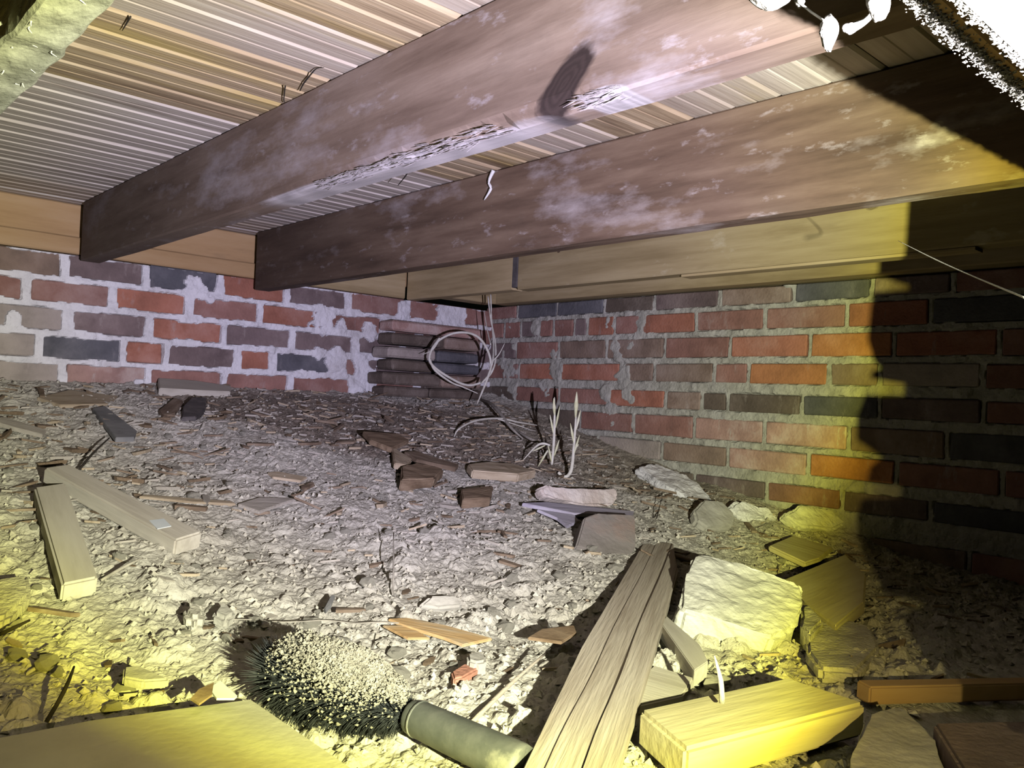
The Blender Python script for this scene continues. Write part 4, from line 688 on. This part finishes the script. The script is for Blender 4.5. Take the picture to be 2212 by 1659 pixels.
# ------------------------------------------------------------------ hanging bits near the ceiling
tube('coated_nail', [pd(888, 332, 1.12), pd(894, 352, 1.12), pd(904, 340, 1.12), pd(906, 338, 1.12)], .0016, m_blue, 'bent blue coated nail under the middle joist', 'nail', k=3)
tube('hanging_root', [onx(1066, 368, .985), onx(1056, 392, .983), onx(1060, 408, .984), onx(1046, 432, .983)], [.004, .0025, .003, .001], m_web, 'short white rootlet hanging on the second joist face', 'rootlet', k=4)
for pts, lb_ in [([(614, 208), (616, 186), (613, 215), (616, 222)], 'tiny dark thread hanging from the boards left of the middle joist'), ([(648, 196), (656, 180), (672, 160), (684, 148), (700, 146)], 'thin curly dark rootlet on the boards beside the middle joist'), ([(276, 44), (282, 36), (270, 56), (264, 66)], 'tiny dark rootlet on the boards near the upper left'),
                 ([(860, 400), (876, 380), (884, 366), (889, 356)], 'fine dark thread below the blue nail')]:
    tube('rootlet', [onz(u, v, 1.012) if v < 300 else onz(u, v, .98) for u, v in pts], [.0007, .0012, .0008, .0004], m_black, lb_, 'rootlet', k=4)
# cobweb strands and dust clots by the header
tube('cobweb_strand', [ony(1800, 80, .142), onx(1840, 110, .42)][0:0] or [pd(1940, 520, .9), pd(2020, 560, .8), pd(2100, 596, .7), pd(2230, 650, .55)], [.0002, .0006, .0005, .0008], m_web, 'dusty cobweb strand crossing the dark right side', 'cobweb', k=5, n=5)
def clot(u, v, w_, h_, y, label, name='dust_clot'):
    c = ony(u, v, y); k_ = np.linalg.norm(c - C0) / F; bm = bmesh.new(); bmesh.ops.create_icosphere(bm, subdivisions=3, radius=1); sd = random.random() * 40; Rr = Vector((.735, -.677, 0))
    for q in bm.verts:
        n_ = .75 + .6 * float(fbm(np.array([q.co.x * 2.3 + sd]), np.array([q.co.z * 2.3 + q.co.y * 2]), 5, 3)[0]); tp = 1 if q.co.z > 0 else (1 + q.co.z * .45)
        q.co = Vector(c) + Rr * (q.co.x * w_ * k_ * n_ * tp) + Vector((0, 0, q.co.z * h_ * k_ * n_)) + Vector((.677, .735, 0)) * (q.co.y * w_ * k_ * .6 * n_)
    v_, f_ = bm_out(bm); return tag(mk(name, v_, f_, m_whitedust, smooth=True), label, 'dust clot')
clot(1790, 72, 17, 32, .150, 'white teardrop dust clot hanging below the dark gap at upper right')
clot(1836, 62, 13, 10, .150, 'small round white dust clot right of the teardrop one')
clot(1664, -2, 38, 18, .170, 'frosty white dust clot at the top edge, leftmost of the clots')
clot(1728, 4, 9, 12, .165, 'tiny white dust clot between the frosty and the teardrop clots')
clot(1898, 10, 22, 30, .138, 'white ragged dust clot joined to the header board')
tube('cobweb_strand', [ony(1722, 2, .165), ony(1750, 24, .16), ony(1782, 46, .15)], .0005, m_web, 'short thread joining the tiny clot to the teardrop clot', 'cobweb', k=3, n=5)
tube('cobweb_strand', [ony(1836, 62, .150), ony(1866, 48, .148), ony(1886, 24, .145), ony(1880, -6, .14)], [.0022, .0013, .0010, .0014], m_web, 'curved white strand rising from the small round clot', 'cobweb', k=5, n=6)
tube('cobweb_strand', [ony(1780, 95, .152), ony(1795, 108, .152)], [.001, .0003], m_web, 'fine tip below the teardrop clot', 'cobweb', k=3, n=5)
tube('cobweb_strand', [onx(1930, 385, 1.0) if False else onz(60, 90, .84), onz(70, 60, .80), onz(52, 8, .80)][0:0] or [(.135, .78, .885), (.125, .77, .872), (.118, .765, .868)], [.002, .0014, .001], m_web, 'stub of dusty web on the left side of the dust caked joist', 'cobweb', k=3, n=5)
# rear and side closures of the crawlspace, outside the picture
v, f = box(-.75, -.68, -.6, 2.3, .1, 1.06, 0); tag(mk('wall_side', v, f, m_mortr), kind='structure')
